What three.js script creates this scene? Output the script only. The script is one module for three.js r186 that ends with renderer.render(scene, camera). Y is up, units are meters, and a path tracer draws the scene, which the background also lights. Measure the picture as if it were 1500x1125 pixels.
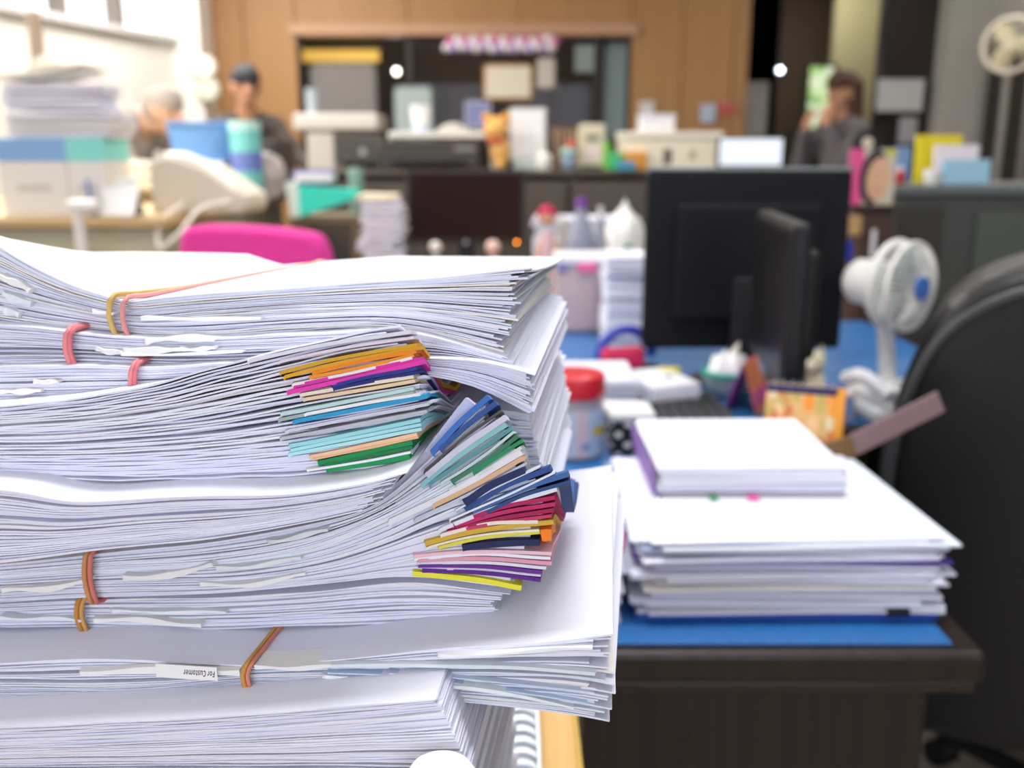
import * as THREE from 'three';
import { RoundedBoxGeometry } from 'three/addons/geometries/RoundedBoxGeometry.js';
import { mergeGeometries } from 'three/addons/utils/BufferGeometryUtils.js';
import { MarchingCubes } from 'three/addons/objects/MarchingCubes.js';
import { RectAreaLightUniformsLib } from 'three/addons/lights/RectAreaLightUniformsLib.js';

// ---------------------------------------------------------------- camera, sky, exposure
const scene = new THREE.Scene();
const F = 1400, CH = 1.22, PITCH = 13.5 * Math.PI / 180;
const camera = new THREE.PerspectiveCamera(2 * Math.atan(562.5 / F) * 180 / Math.PI, 1500 / 1125, 0.02, 60);
camera.position.set(0, CH, 0);
camera.rotation.set(-PITCH, 0, 0);
camera.focus = 0.405;
camera.userData.fStop = 6.6;
camera.updateMatrixWorld();
const renderer = new THREE.WebGLRenderer({ antialias: true });
renderer.toneMapping = THREE.LinearToneMapping;
renderer.toneMappingExposure = 1.0;
renderer.shadowMap.enabled = true;
RectAreaLightUniformsLib.init();
scene.background = new THREE.Color().setRGB(2.6, 2.75, 2.9);

// unseen rear windows (daylight), other windows and unseen ceiling lamps: [x, y, z, width, height, aim x, y, z, intensity]
const COOL = new THREE.Color().setRGB(0.68, 0.71, 1.0), KEY = new THREE.Color().setRGB(0.94, 0.95, 1.0), LAMP = new THREE.Color().setRGB(1.0, 0.97, 0.95);
function area(x, y, z, w, h, tx, ty, tz, power, color) {
  const l = new THREE.RectAreaLight(color, power, w, h);
  l.position.set(x, y, z); l.lookAt(tx, ty, tz); l.castShadow = true; scene.add(l);
  return l;
}
const REAR_Z = 2.4;
area(-1.25, 1.75, REAR_Z - 0.02, 1.5, 1.5, -1.25, 1.75, -5, 2.05, COOL);  // windows out of view behind the camera, placed to light the paper fronts
area(0.75, 1.75, REAR_Z - 0.02, 1.5, 1.5, 0.75, 1.75, -5, 2.05, COOL);

// ---------------------------------------------------------------- helpers
let seed = 12345;
const rnd = () => { seed = (seed * 1664525 + 1013904223) >>> 0; return seed / 4294967296; };
const rr = (a, b) => a + (b - a) * rnd();
const V = (x, y, z) => new THREE.Vector3(x, y, z);
const cp = Math.cos(PITCH), sp = Math.sin(PITCH);
function rayDir(px, py) {            // direction seen at a point of the photograph, used only to work out real positions
  const a = (px - 750) / F, b = -(py - 562.5) / F;
  return V(a, b * cp - sp, -(b * sp + cp));
}
function at(px, py, D) { const d = rayDir(px, py), k = D / -d.z; return V(d.x * k, CH + d.y * k, -D); }
function onY(px, py, h) { const d = rayDir(px, py), k = (h - CH) / d.y; return V(d.x * k, h, d.z * k); }
function ext(x0, x1, y0, y1, D) {    // real extents of something D metres away
  const c = at((x0 + x1) / 2, (y0 + y1) / 2, D), a = at(x0, (y0 + y1) / 2, D), b = at(x1, (y0 + y1) / 2, D);
  const t = at((x0 + x1) / 2, y0, D), u = at((x0 + x1) / 2, y1, D);
  return { x: c.x, w: b.x - a.x, y0: u.y, y1: t.y, h: t.y - u.y, z: -D };
}
const used = {};
function numbered(n) { if (used[n] === undefined) { used[n] = 0; return n; } used[n]++; return n + '_' + String(used[n]).padStart(3, '0'); }
function sh(o) { o.traverse(m => { if (m.isMesh) { m.castShadow = true; m.receiveShadow = true; } }); return o; }
function thing(name, label, category, pos = [0, 0, 0], turn = 0, group) {
  const o = new THREE.Group(); o.name = numbered(name); o.position.set(...pos); o.rotation.y = turn;
  o.userData = { label, category }; if (group) o.userData.group = group;
  scene.add(o); return o;
}
function part(parent, name, geo, m, pos, rot, label) {
  const o = new THREE.Mesh(geo, m); o.name = name; o.castShadow = o.receiveShadow = true;
  if (pos) o.position.set(...pos); if (rot) o.rotation.set(...rot);
  if (label) o.userData.label = label;
  parent.add(o); return o;
}
function struct(name, label, geo, m, pos) {
  const o = part(scene, name, geo, m, pos); o.userData = { kind: 'structure', label, category: name.split('_')[0] }; return o;
}
const rbox = (w, h, d, r = 0.004) => new RoundedBoxGeometry(w, h, d, 2, Math.min(r, w * 0.45, h * 0.45, d * 0.45));
const box = (w, h, d) => new THREE.BoxGeometry(w, h, d);
const cyl = (r0, r1, h, n = 24) => new THREE.CylinderGeometry(r0, r1, h, n);
const lathe = (pts, n = 32) => new THREE.LatheGeometry(pts.map(p => new THREE.Vector2(p[0], p[1])), n);
const tube = (pts, r, n = 24, closed = false, k = 8) => new THREE.TubeGeometry(new THREE.CatmullRomCurve3(pts.map(p => V(...p)), closed), n, r, k, closed);
const mv = (g, x, y, z) => { g.translate(x, y, z); return g; };
const merged = (...g) => mergeGeometries(g.map(a => { const b = a.index ? a.toNonIndexed() : a; for (const k of Object.keys(b.attributes)) if (!['position', 'normal', 'uv'].includes(k)) b.deleteAttribute(k); return b; }));
const mats = {};
function M(hex, rough = 0.7, extra = {}) {
  const k = hex + rough + JSON.stringify(extra);
  return mats[k] || (mats[k] = new THREE.MeshStandardMaterial({ color: hex, roughness: rough, ...extra }));
}
const P = (hex, o) => new THREE.MeshPhysicalMaterial({ color: hex, ...o });

// ---------------------------------------------------------------- textures
function canvasTex(w, h, draw, rep) {
  const c = document.createElement('canvas'); c.width = w; c.height = h; draw(c.getContext('2d'), w, h);
  const t = new THREE.CanvasTexture(c); t.colorSpace = THREE.SRGBColorSpace; t.wrapS = t.wrapT = THREE.RepeatWrapping; if (rep) t.repeat.set(...rep); return t;
}
function grainTex(base, dark, n = 256, streak = 1) {    // wood grain: streaks along y
  const data = new Uint8Array(n * n * 4), col = [];
  for (let x = 0; x < n; x++) col[x] = 0.5 + 0.25 * Math.sin(x * 0.31 + 2 * Math.sin(x * 0.07)) + rr(-0.25, 0.25);
  for (let y = 0; y < n; y++) for (let x = 0; x < n; x++) {
    const xs = (x + Math.round(3 * Math.sin(y * 2 * Math.PI / n))) & (n - 1);
    const v = Math.min(1, Math.max(0, col[xs] * streak + rr(-0.12, 0.12)));
    const i = (y * n + x) * 4;
    for (let k = 0; k < 3; k++) data[i + k] = base[k] + (dark[k] - base[k]) * v;
    data[i + 3] = 255;
  }
  const t = new THREE.DataTexture(data, n, n); t.colorSpace = THREE.SRGBColorSpace; t.magFilter = THREE.LinearFilter; t.wrapS = t.wrapT = THREE.RepeatWrapping; t.needsUpdate = true; return t;
}
function fleckTex(base, amp, n = 256) {
  const data = new Uint8Array(n * n * 4), lo = [];
  for (let i = 0; i < 1024; i++) lo[i] = rr(-1, 1);
  for (let y = 0; y < n; y++) for (let x = 0; x < n; x++) {
    const i = (y * n + x) * 4, v = rr(-1, 1) * amp + lo[((y >> 3) & 31) * 32 + ((x >> 3) & 31)] * amp * 0.4;
    for (let k = 0; k < 3; k++) data[i + k] = Math.max(0, Math.min(255, base[k] + v));
    data[i + 3] = 255;
  }
  const t = new THREE.DataTexture(data, n, n); t.colorSpace = THREE.SRGBColorSpace; t.magFilter = THREE.LinearFilter; t.wrapS = t.wrapT = THREE.RepeatWrapping; t.needsUpdate = true; return t;
}
function withRep(t, a, b) { const c = t.clone(); c.repeat.set(a, b); c.needsUpdate = true; return c; }
const woodT = grainTex([194, 148, 96], [162, 116, 68]), beechT = grainTex([232, 188, 118], [216, 166, 92]), darkT = grainTex([46, 32, 25], [28, 20, 16]);
const mWallWood = new THREE.MeshStandardMaterial({ map: withRep(woodT, 2, 1), roughness: 0.5 });
const mWallWoodDark = new THREE.MeshStandardMaterial({ map: withRep(darkT, 2, 1), roughness: 0.55 });
const mBeech = new THREE.MeshStandardMaterial({ map: withRep(beechT, 2, 1), roughness: 0.45 });
const mDark = new THREE.MeshStandardMaterial({ map: withRep(darkT, 1, 2), roughness: 0.4 });
const plasterT = fleckTex([236, 232, 222], 5), floorT = fleckTex([150, 140, 126], 14), feltT = fleckTex([40, 108, 172], 9), pinkT = fleckTex([238, 64, 160], 12), leatherT = fleckTex([15, 15, 17], 5);
const mPlaster = new THREE.MeshStandardMaterial({ map: withRep(plasterT, 3, 3), roughness: 0.9 });
const mGreyPlaster = new THREE.MeshStandardMaterial({ map: withRep(fleckTex([178, 176, 168], 6), 3, 3), roughness: 0.9 });
const mCeil = M('#efeeea', 0.95), mFloor = new THREE.MeshStandardMaterial({ map: withRep(floorT, 8, 8), roughness: 0.5 });
const mBlueMat = P('#ffffff', { map: withRep(feltT, 3, 3), roughness: 0.5, clearcoat: 0.3, clearcoatRoughness: 0.25 });
const paper = ['#e9eaf7', '#e6e6f5', '#ecedf8', '#e2e4f2', '#efeef5', '#e4e6f4'].map(c => M(c, 0.85));
const paperOdd = [M('#f2eee4', 0.85), M('#dfe6ee', 0.85), M('#d9dae6', 0.85), M('#e6eef0', 0.85)];
const pick = a => a[Math.floor(rnd() * a.length)];
const sheetMat = (odd = 0.1) => rnd() < odd ? pick(paperOdd) : pick(paper);
const mBlack = M('#101113', 0.5), mBlackM = M('#0e0f11', 0.6), mWhite = M('#f1efe9', 0.5), mCream = M('#e8e0cc', 0.5), mGreySteel = M('#6c716f', 0.45), mChrome = M('#b8bbbd', 0.25, { metalness: 0.9 });
const clear = P('#f4f6fa', { transmission: 0.85, roughness: 0.15, thickness: 0 });

// ---------------------------------------------------------------- the room (open only at its windows and doorway)
{
  const H = 3.05, T = 0.15;
  struct('floor', 'speckled grey-brown office floor', box(10, 0.1, 14.6), mFloor, [0, -0.05, -4.7]);
  struct('ceiling', 'plain white office ceiling', box(10, 0.1, 14.6), mCeil, [0, H + 0.05, -4.7]);
  // back wall at D = 8: wooden panels, an interior window and a doorway
  const Z = -8;
  const X = (px, py = 120) => at(px, py, 8).x, Y = (py, px = 680) => at(px, py, 8).y;
  const back = struct('wall_back', 'wood-panelled back wall with an interior window', box(0.02, 0.02, 0.02), mWallWood, [X(295), 0.02, Z - 0.1]);
  const wx0 = X(437), wx1 = X(924), wy1 = Y(52), wy0 = 0.8, xl = X(285), xr = X(1072), bz = back.position;
  const seg = (a, b, c, d, n) => { // wood panels a..b wide, c..d high, split in n boards with open joints
    for (let i = 0; i < n; i++) { const w = (b - a) / n; part(back, 'wood_panel', rbox(w - 0.006, d - c, T, 0.004), mWallWood, [a + w * (i + 0.5) - bz.x, (c + d) / 2 - bz.y, Z - T / 2 - bz.z]); }
  };
  seg(xl, wx0, 0, H, 2); seg(wx1, xr, 0, H, 2); seg(wx0, wx1, wy1 + 0.09, H, 3); seg(wx0, wx1, 0, wy0, 3);
  const tr = (n, m, w, h, d, x, y, z) => part(back, n, rbox(w, h, d, 0.006), m, [x - bz.x, y - bz.y, z - bz.z]);
  tr('window_head', M('#c49a78', 0.5), wx1 - wx0 + 0.1, 0.09, T + 0.06, (wx0 + wx1) / 2, wy1 + 0.045, Z - T / 2);
  for (const f of [0, 0.335, 0.61, 0.9, 1]) tr('window_post', mDark, 0.05, wy1 - wy0, 0.08, wx0 + f * (wx1 - wx0), (wy0 + wy1) / 2, Z - T / 2);
  const win = struct('window_1', 'dark interior window of the room behind the office', box(wx1 - wx0, wy1 - wy0, 0.006), P('#ffffff', { transmission: 1, roughness: 0.03, thickness: 0, specularIntensity: 0.2 }), [(wx0 + wx1) / 2, (wy0 + wy1) / 2, Z - T / 2 - 0.05]);
  // room behind the glass
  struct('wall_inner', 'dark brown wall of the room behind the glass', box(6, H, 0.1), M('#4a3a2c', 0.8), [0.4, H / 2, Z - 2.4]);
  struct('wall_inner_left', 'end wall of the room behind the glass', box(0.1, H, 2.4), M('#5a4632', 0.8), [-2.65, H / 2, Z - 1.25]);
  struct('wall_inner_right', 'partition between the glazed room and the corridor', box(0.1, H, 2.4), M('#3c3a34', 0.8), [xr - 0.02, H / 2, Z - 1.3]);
  // doorway 1072..1288, then brown panel and grey wall
  const dx1 = X(1290), px1 = X(1366);
  struct('trim_1', 'light wooden post beside the doorway', rbox(0.12, H, 0.22, 0.01), M('#a97f50', 0.5), [xr + 0.06, H / 2, Z - 0.08]);
  struct('wall_doorway', 'dark brown wooden panel beside the doorway', box(px1 - dx1, H, T), mWallWoodDark, [(dx1 + px1) / 2, H / 2, Z - T / 2]);
  struct('wall_pilaster', 'grey plaster pier at the corner of the office', box(0.5, H, 0.3), mGreyPlaster, [px1 + 0.25, H / 2, Z + 0.05]);
  // corridor beyond the doorway with a window onto greenery
  const cz = Z - 2.4;
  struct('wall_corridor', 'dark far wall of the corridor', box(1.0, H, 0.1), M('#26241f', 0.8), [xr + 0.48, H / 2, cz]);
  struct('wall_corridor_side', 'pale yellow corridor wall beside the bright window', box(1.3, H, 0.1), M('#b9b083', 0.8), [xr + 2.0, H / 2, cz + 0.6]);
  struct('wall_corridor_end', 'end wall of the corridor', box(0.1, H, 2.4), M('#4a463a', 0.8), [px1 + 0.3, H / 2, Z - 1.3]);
  // left wall, oblique, with a high band of windows
  const A = V(-4.75, 0, 0.35), B = V(at(262, 100, 7.75).x, 0, -7.75), L = A.distanceTo(B), ang = Math.atan2(-(B.z - A.z), B.x - A.x);
  const left = struct('wall_left', 'cream left wall below a band of high windows', mv(box(L, 2.06, T), 0, 1.03, 0), mPlaster, [(A.x + B.x) / 2, 0, (A.z + B.z) / 2]);
  left.rotation.y = ang;
  part(left, 'wall_head', mv(box(L, H - 2.82, T), 0, (H + 2.82) / 2, 0), mPlaster);
  part(left, 'window_sill', mv(rbox(L, 0.05, T + 0.08, 0.01), 0, 2.05, 0.02), M('#cfcbc8', 0.6));
  const mFrame = M('#7a6f66', 0.5);
  for (let i = 0; i <= 14; i++) part(left, 'window_mullion', rbox(0.06, 0.78, T * 0.8, 0.006), mFrame, [-L / 2 + 0.25 + i * (L - 0.4) / 14, 2.44, 0]);
  { const n = V(Math.sin(ang), 0, Math.cos(ang)), c = V((A.x + B.x) / 2, 2.44, (A.z + B.z) / 2).addScaledVector(n, T / 2 + 0.02); area(c.x, c.y, c.z, L * 0.96, 0.7, c.x + n.x, c.y, c.z + n.z, 3.4, new THREE.Color().setRGB(1, 0.96, 0.9)); }
  part(left, 'window_pane', mv(box(L, 0.74, 0.006), 0, 2.44, 0), P('#ffffff', { transmission: 1, roughness: 0.02, thickness: 0 }));
  struct('wall_column', 'white column at the end of the left wall', rbox(0.34, H, 0.34, 0.01), mPlaster, [at(272, 100, 7.7).x, H / 2, -7.72]);
  // right wall with dark window frames
  const RX = 3.72;
  struct('wall_right', 'grey right wall', box(T, H, 10.5), mGreyPlaster, [RX + T / 2, H / 2, -2.75]);
  // unseen rear wall; its two tall windows are placed to light the paper fronts
  const rear = struct('wall_rear_unseen', 'white rear wall with two windows', box(10, 1.0, T), mPlaster, [0, 0.5, REAR_Z + 0.1]);
  part(rear, 'wall_head', box(10, H - 2.5, T), mPlaster, [0, (H + 2.5) / 2 - 0.5, 0]);
  for (const [a, b] of [[-5, -2], [-0.5, 0], [1.5, 5]]) part(rear, 'wall_pier', box(b - a, 1.5, T), mPlaster, [(a + b) / 2, 1.25, 0]);
  for (const x of [-1.25, 0.75]) for (const s of [-0.72, 0, 0.72]) part(rear, 'window_mullion', rbox(0.05, 1.5, 0.06, 0.006), mFrame, [x + s, 1.25, 0]);
  struct('wall_left_rear', 'white wall beside the rear windows', box(T, H, 2.6), mPlaster, [-4.8, H / 2, 1.5]);

  // unseen ceiling lamps, placed to light what stands below: the fitting glows, an area light just below it lights the room
  const glow = new THREE.MeshStandardMaterial({ color: '#ffffff', emissive: LAMP, emissiveIntensity: 2.2 });
  const spots = [[0.05, -0.8, 'above the stacked bundles', 31], [1.3, -1.2, 'above the black chair', 5], [-2.0, -3.6, 'above the counter', 60], [0.4, -3.4, 'above the middle desks', 20], [-1.9, -6.2, 'before the wooden wall', 50], [2.7, -6.3, 'before the doorway', 13], [2.75, -9.2, 'in the corridor beyond the doorway', 14], [-0.4, -9.3, 'in the room behind the interior window', 7]];
  for (const [x, z, where, pw] of spots) {
    const t = thing('unseen_ceiling_lamp', `white fluorescent ceiling fitting ${where}`, 'lamp', [x, H, z]);
    part(t, 'housing', rbox(1.26, 0.06, 0.36, 0.01), mWhite, [0, -0.03, 0]);
    part(t, 'diffuser', rbox(1.2, 0.02, 0.3, 0.005), glow, [0, -0.068, 0]);
    area(x, H - 0.09, z, 1.2, 0.3, x, 0, z, pw, z > -1.5 ? KEY : LAMP).rotation.set(-Math.PI / 2, 0, 0);
  }
}
// ---------------------------------------------------------------- foreground table and bundles of paper
const TH = 6.5 * Math.PI / 180, UX = V(Math.cos(TH), 0, Math.sin(TH)), WX = V(Math.sin(TH), 0, -Math.cos(TH));
const ORG = V(0.0423, 0, -0.36);     // front right corner of the large bundle
function uy(px, py, w) {             // position along the bundle's front (u) and height (y)
  const d = rayDir(px, py), o = V(0, CH, 0).sub(ORG);
  const k = (w - o.dot(WX)) / d.dot(WX), p = o.addScaledVector(d, k);
  return [p.dot(UX), p.y];
}
const toW = (u, w, y) => V(ORG.x + UX.x * u + WX.x * w, y, ORG.z + UX.z * u + WX.z * w);
const NS = 44;
function smooth(pts, n = NS) {       // even resampling of a polyline
  const c = new THREE.CatmullRomCurve3(pts.map(p => V(p[0], p[1], 0)), false, 'centripetal');
  const r = []; for (let i = 0; i <= n; i++) { const q = c.getPointAt(i / n); r.push([q.x, q.y]); } return r;
}
function cut(pts, s0, s1, n) {
  const r = [], N = pts.length - 1;
  for (let i = 0; i <= n; i++) { const f = Math.min(N - 1e-6, Math.max(0, (s0 + (s1 - s0) * i / n) * N)), a = Math.floor(f), g = f - a; r.push([pts[a][0] * (1 - g) + pts[a + 1][0] * g, pts[a][1] * (1 - g) + pts[a + 1][1] * g]); }
  return r;
}
const WS = [0, 0.02, 0.05, 0.1, 0.16, 0.21];
// one sheet or folded document: its front edge follows pts; lift(i, w) lowers or raises it further back
function sheet(pts, th, w0, depth, o = {}) {
  const n = pts.length - 1, ws = WS.map(w => w / 0.21 * depth), m = ws.length - 1, top = [], bot = [];
  const wav = o.wave ?? 0.0003, ph = rr(0, 6), skew = o.skew || 0;
  for (let i = 0; i <= n; i++) {
    const a = pts[Math.max(0, i - 1)], b = pts[Math.min(n, i + 1)]; let nx = -(b[1] - a[1]), ny = b[0] - a[0]; const l = Math.hypot(nx, ny) || 1; nx /= l; ny /= l;
    const tt = typeof th === 'function' ? th(i / n) : th;
    for (let j = 0; j <= m; j++) {
      let w = w0 + ws[j] + (j === 0 ? wav * Math.sin(i * 0.7 + ph) : 0), u = pts[i][0] + skew * ws[j], y = pts[i][1] + (o.lift ? o.lift(i / n, ws[j], pts[i]) : 0);
      if (o.slant && j === 0 && i === 0) u += o.slant;
      top.push(toW(u + nx * tt / 2, w, y + ny * tt / 2)); bot.push(toW(u - nx * tt / 2, w, y - ny * tt / 2));
    }
  }
  const pos = [], uv = [], nor = [], idx = [];
  const patch = (get, p, q, flip) => { // grid patch with its own smooth normals
    const s = pos.length / 3;
    for (let i = 0; i <= p; i++) for (let j = 0; j <= q; j++) { const v = get(i, j); pos.push(v.x, v.y, v.z); uv.push(i / p, j / q); nor.push(0, 0, 0); }
    for (let i = 0; i < p; i++) for (let j = 0; j < q; j++) { const a = s + i * (q + 1) + j, b = a + q + 1; flip ? idx.push(a, a + 1, b, b, a + 1, b + 1) : idx.push(a, b, a + 1, b, b + 1, a + 1); }
  };
  const k = m + 1, T = (i, j) => top[i * k + j], B = (i, j) => bot[i * k + j];
  patch(T, n, m, false); patch(B, n, m, true);
  patch((i, j) => (j ? T : B)(i, 0), n, 1, false);
  patch((i, j) => (j ? T : B)(i, m), n, 1, true);
  patch((j, i) => (i ? T : B)(n, j), m, 1, false);
  patch((j, i) => (i ? T : B)(0, j), m, 1, true);
  const g = new THREE.BufferGeometry();
  g.setAttribute('position', new THREE.Float32BufferAttribute(pos, 3)); g.setAttribute('uv', new THREE.Float32BufferAttribute(uv, 2)); g.setIndex(idx); g.computeVertexNormals();
  return g;
}
function bundle(spec) {
  const { name, label, guides, n, w0, depth = 0.21 } = spec;
  const G = guides.map(g => ({ f: g.f, c: smooth(g.p.map(p => p[2] !== undefined ? [uy(p[0], p[1], w0)[0], p[2]] : uy(p[0], p[1], w0))) }));
  const curve = f => {
    let k = 0; while (k < G.length - 2 && f > G[k + 1].f) k++;
    const a = G[k], b = G[k + 1], t = (f - a.f) / (b.f - a.f);
    return a.c.map((p, i) => [p[0] + (b.c[i][0] - p[0]) * t, p[1] + (b.c[i][1] - p[1]) * t]);
  };
  const lowest = curve(0), base = toW((lowest[0][0] + lowest[NS][0]) / 2, w0 + depth / 2, Math.min(...lowest.map(p => p[1])));
  const t = thing(name, label, 'paper bundle', base.toArray(), 0, spec.group);
  const put = (nm, g, m, lb) => { g.translate(-base.x, -base.y, -base.z); return part(t, nm, g, m, null, null, lb); };
  const bend = spec.bend || 0, fan = spec.fan || 0;
  const liftFor = (s0, s1) => (s, w, p) => {
    const ss = s0 + (s1 - s0) * s, i = Math.min(NS, Math.max(0, Math.round(ss * NS))), x = Math.min(1, w / 0.07), e = x * x * (3 - 2 * x);
    const fl = spec.flat && p[1] > spec.flat ? -(p[1] - spec.flat) * (w / depth) * (2 - w / depth) : 0;
    return fl - fan * e * ss * ss * Math.max(0, p[1] - lowest[i][1]) + bend * w;
  };
  for (let i = 0; i < n; i++) {
    const f = (i + 0.5) / n, c = curve(f), hi = curve(Math.min(1, f + 0.5 / n)), lo = curve(Math.max(0, f - 0.5 / n));
    const ph = rr(0, 6.28), fr = rr(3, 8), am = rr(0.05, spec.messy ?? 0.3), last = i === n - 1, s1 = 1 - (last ? 0 : rnd() * (spec.end ?? 0.012)), s0 = last ? 0 : rnd() * 0.01;
    const pts = c.map((p, k) => { const pitch = Math.hypot(hi[k][0] - lo[k][0], hi[k][1] - lo[k][1]); return [p[0], p[1] + pitch * am * Math.sin(fr * k / NS * 6.28 + ph) * 0.6]; });
    const pitchAt = s => { const k = Math.round((s0 + (s1 - s0) * s) * NS); return Math.hypot(hi[k][0] - lo[k][0], hi[k][1] - lo[k][1]); };
    const fill = rr(spec.fill ?? 0.66, 1.0), cap = rr(spec.capMin ?? 0.0007, spec.cap ?? 0.0014), dw = rnd() < 0.16 ? rr(0.002, 0.005) : rr(-0.0009, 0.0009);
    const g = sheet(cut(pts, s0, s1, last ? 44 : 34), s => Math.min(cap, pitchAt(s) * fill), w0 + (last ? -0.001 : dw), depth + rr(-0.003, 0.003), { skew: last && spec.lastSkew ? spec.lastSkew : rr(-1, 1) * (spec.skew ?? 0.02), lift: liftFor(s0, s1) });
    put('paper_sheet', g, last ? paper[2] : sheetMat(spec.odd ?? 0.1));
  }
  for (const [col, th, pts, dp, lb, back = 0] of spec.tabs || []) { // coloured documents: [colour, thickness in mm, front edge, depth]
    const c = smooth(pts.map(p => uy(p[0], p[1], w0 - 0.003)), 16);
    const x0 = c[0][0], s0 = Math.max(0, Math.min(1, (x0 - lowest[0][0]) / (lowest[NS][0] - lowest[0][0])));
    put('coloured_document', sheet(c, th / 1000, w0 - 0.003 + back - rr(0, 0.0008), dp || 0.12, { slant: rr(0.001, 0.004), skew: rr(-0.02, 0.03), lift: liftFor(s0, 1), wave: 0.0002 }), M(col, 0.7), lb);
  }
  for (const [pts, th, col] of spec.slips || []) { // torn or folded slips that stand out of the front
    const c = smooth(pts.map(p => uy(p[0], p[1], w0 - 0.004)), 10);
    put('torn_slip', sheet(c, s => th / 1000 * (0.75 + 0.25 * Math.sin(s * 9 + th)), w0 - 0.004, 0.014, { slant: rr(-0.002, 0.002), wave: 0.0012 }), M(col || '#f4f3f0', 0.85));
  }
  const topC = curve(1);
  for (const [col, pxF, pyF, du, r, lb] of spec.bands || []) { // rubber bands round the short way
    const u = uy(pxF, pyF, w0)[0];
    const yAt = (c, uu) => { let k = 0; while (k < NS - 1 && c[k + 1][0] < uu) k++; const g = (uu - c[k][0]) / (c[k + 1][0] - c[k][0]); return c[k][1] + (c[k + 1][1] - c[k][1]) * g; };
    const ring = []; const N = 14;
    const yT = x => yAt(topC, u + du * x) + 0.0011 + bend * x * depth, yB = x => yAt(lowest, u + du * x) - 0.0008 + bend * x * depth;
    for (let k = 0; k <= 4; k++) { const f = k / 4; ring.push(toW(u - 0.002 * Math.sin(f * Math.PI), w0 - 0.0035, yB(0) + (yT(0) - yB(0)) * f)); }
    for (let k = 1; k <= N; k++) ring.push(toW(u + du * k / N, w0 + depth * k / N, yT(k / N)));
    ring.push(toW(u + du, w0 + depth + 0.004, (yT(1) + yB(1)) / 2));
    for (let k = N; k >= 1; k--) ring.push(toW(u + du * k / N, w0 + depth * k / N, yB(k / N)));
    const g = new THREE.TubeGeometry(new THREE.CatmullRomCurve3(ring, true, 'centripetal'), 120, r, 6, true);
    put('rubber_band', g, M(col, 0.5), lb);
  }
  return { t, put, curve, base };
}
{ // wooden table
  const e = onY(846, 1095, 0.75), t = thing('work_table', 'light wooden work table under the tall paper bundles', 'table', [e.x - 0.5, 0, -0.53]);
  part(t, 'tabletop', rbox(1.0, 0.03, 0.66, 0.004), mBeech, [0, 0.735, 0]);
  part(t, 'edge_band', rbox(0.004, 0.028, 0.65, 0.001), M('#c8a648', 0.5), [0.501, 0.735, 0]);
  for (const x of [-0.46, 0.45]) for (const z of [-0.28, 0.28]) part(t, 'leg', rbox(0.045, 0.72, 0.045, 0.004), mBeech, [x, 0.36, z]);
  for (const z of [-0.28, 0.28]) part(t, 'apron', rbox(0.87, 0.07, 0.02, 0.003), mBeech, [-0.005, 0.685, z]);
}
const Lx = -180;
// bottom stack, reaching the table
bundle({ name: 'paper_stack', label: 'thick unbound stack of white sheets resting directly on the wooden table', w0: -0.025, n: 30, cap: 0.009, end: 0.03, guides: [
  { f: 0, p: [[-190, 1128, 0.752], [0, 1126, 0.752], [350, 1124, 0.752], [690, 1126, 0.752]] }, { f: 1, p: [[-190, 1128], [0, 1126], [350, 1124], [690, 1126]] }] });
bundle({ name: 'paper_stack', label: 'stack of white sheets fanned at its end under the bundle marked Customer', w0: -0.025, n: 34, end: 0.006, skew: 0.01, odd: 0.03, messy: 0.2, guides: [
  { f: 0, p: [[-190, 1126], [0, 1124], [350, 1122], [688, 1124]] },
  { f: 0.75, p: [[-190, 1085], [0, 1082], [350, 1065], [560, 1049], [654, 1040]] },
  { f: 1, p: [[Lx, 1066], [0, 1063], [150, 1056], [340, 1046], [500, 1033], [638, 1022]] }] });
// large bundle with one band and the printed slip
const b8 = bundle({ name: 'paper_bundle', label: 'wide bundle of white sheets in one orange band with an upside-down printed slip', w0: 0, depth: 0.222, n: 34, end: 0.04, odd: 0.3, skew: 0.03, cap: 0.0012, guides: [
  { f: 0, p: [[Lx, 1022], [0, 1019], [189, 1020], [370, 1003], [475, 1011], [627, 1024], [842, 1050], [906, 1062]] },
  { f: 0.6, p: [[Lx, 1000], [0, 1000], [189, 1000], [370, 988], [480, 985], [627, 985], [842, 990], [903, 1000]] },
  { f: 1, p: [[Lx, 974], [0, 970], [132, 963], [370, 972], [480, 966], [627, 950], [800, 938], [898, 926]] }],
  bands: [['#cf9a4a', 366, 985, 0.006, 0.0012, 'ochre rubber band'], ['#e08a70', 373, 985, 0.006, 0.001, 'salmon rubber band']],
  slips: [[[[116, 985], [200, 984], [290, 984], [352, 984]], 3.6, '#f4f2ec'], [[[372, 980], [430, 978], [500, 977]], 2.4, '#f0efe8'], [[[470, 993], [560, 1000], [700, 1008], [840, 1040]], 1.8, '#eef3f4'], [[[640, 962], [760, 956], [868, 950]], 1.6, '#fafafc']],
  tabs: [['#c6d8ec', 0.7, [[470, 985], [600, 992], [740, 1012], [860, 1030]], 0.15], ['#dfe8ea', 1.6, [[480, 975], [600, 974], [760, 978], [872, 986]], 0.15], ['#c9d6e8', 0.6, [[560, 985], [700, 996], [850, 1012]], 0.15]] });
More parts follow.
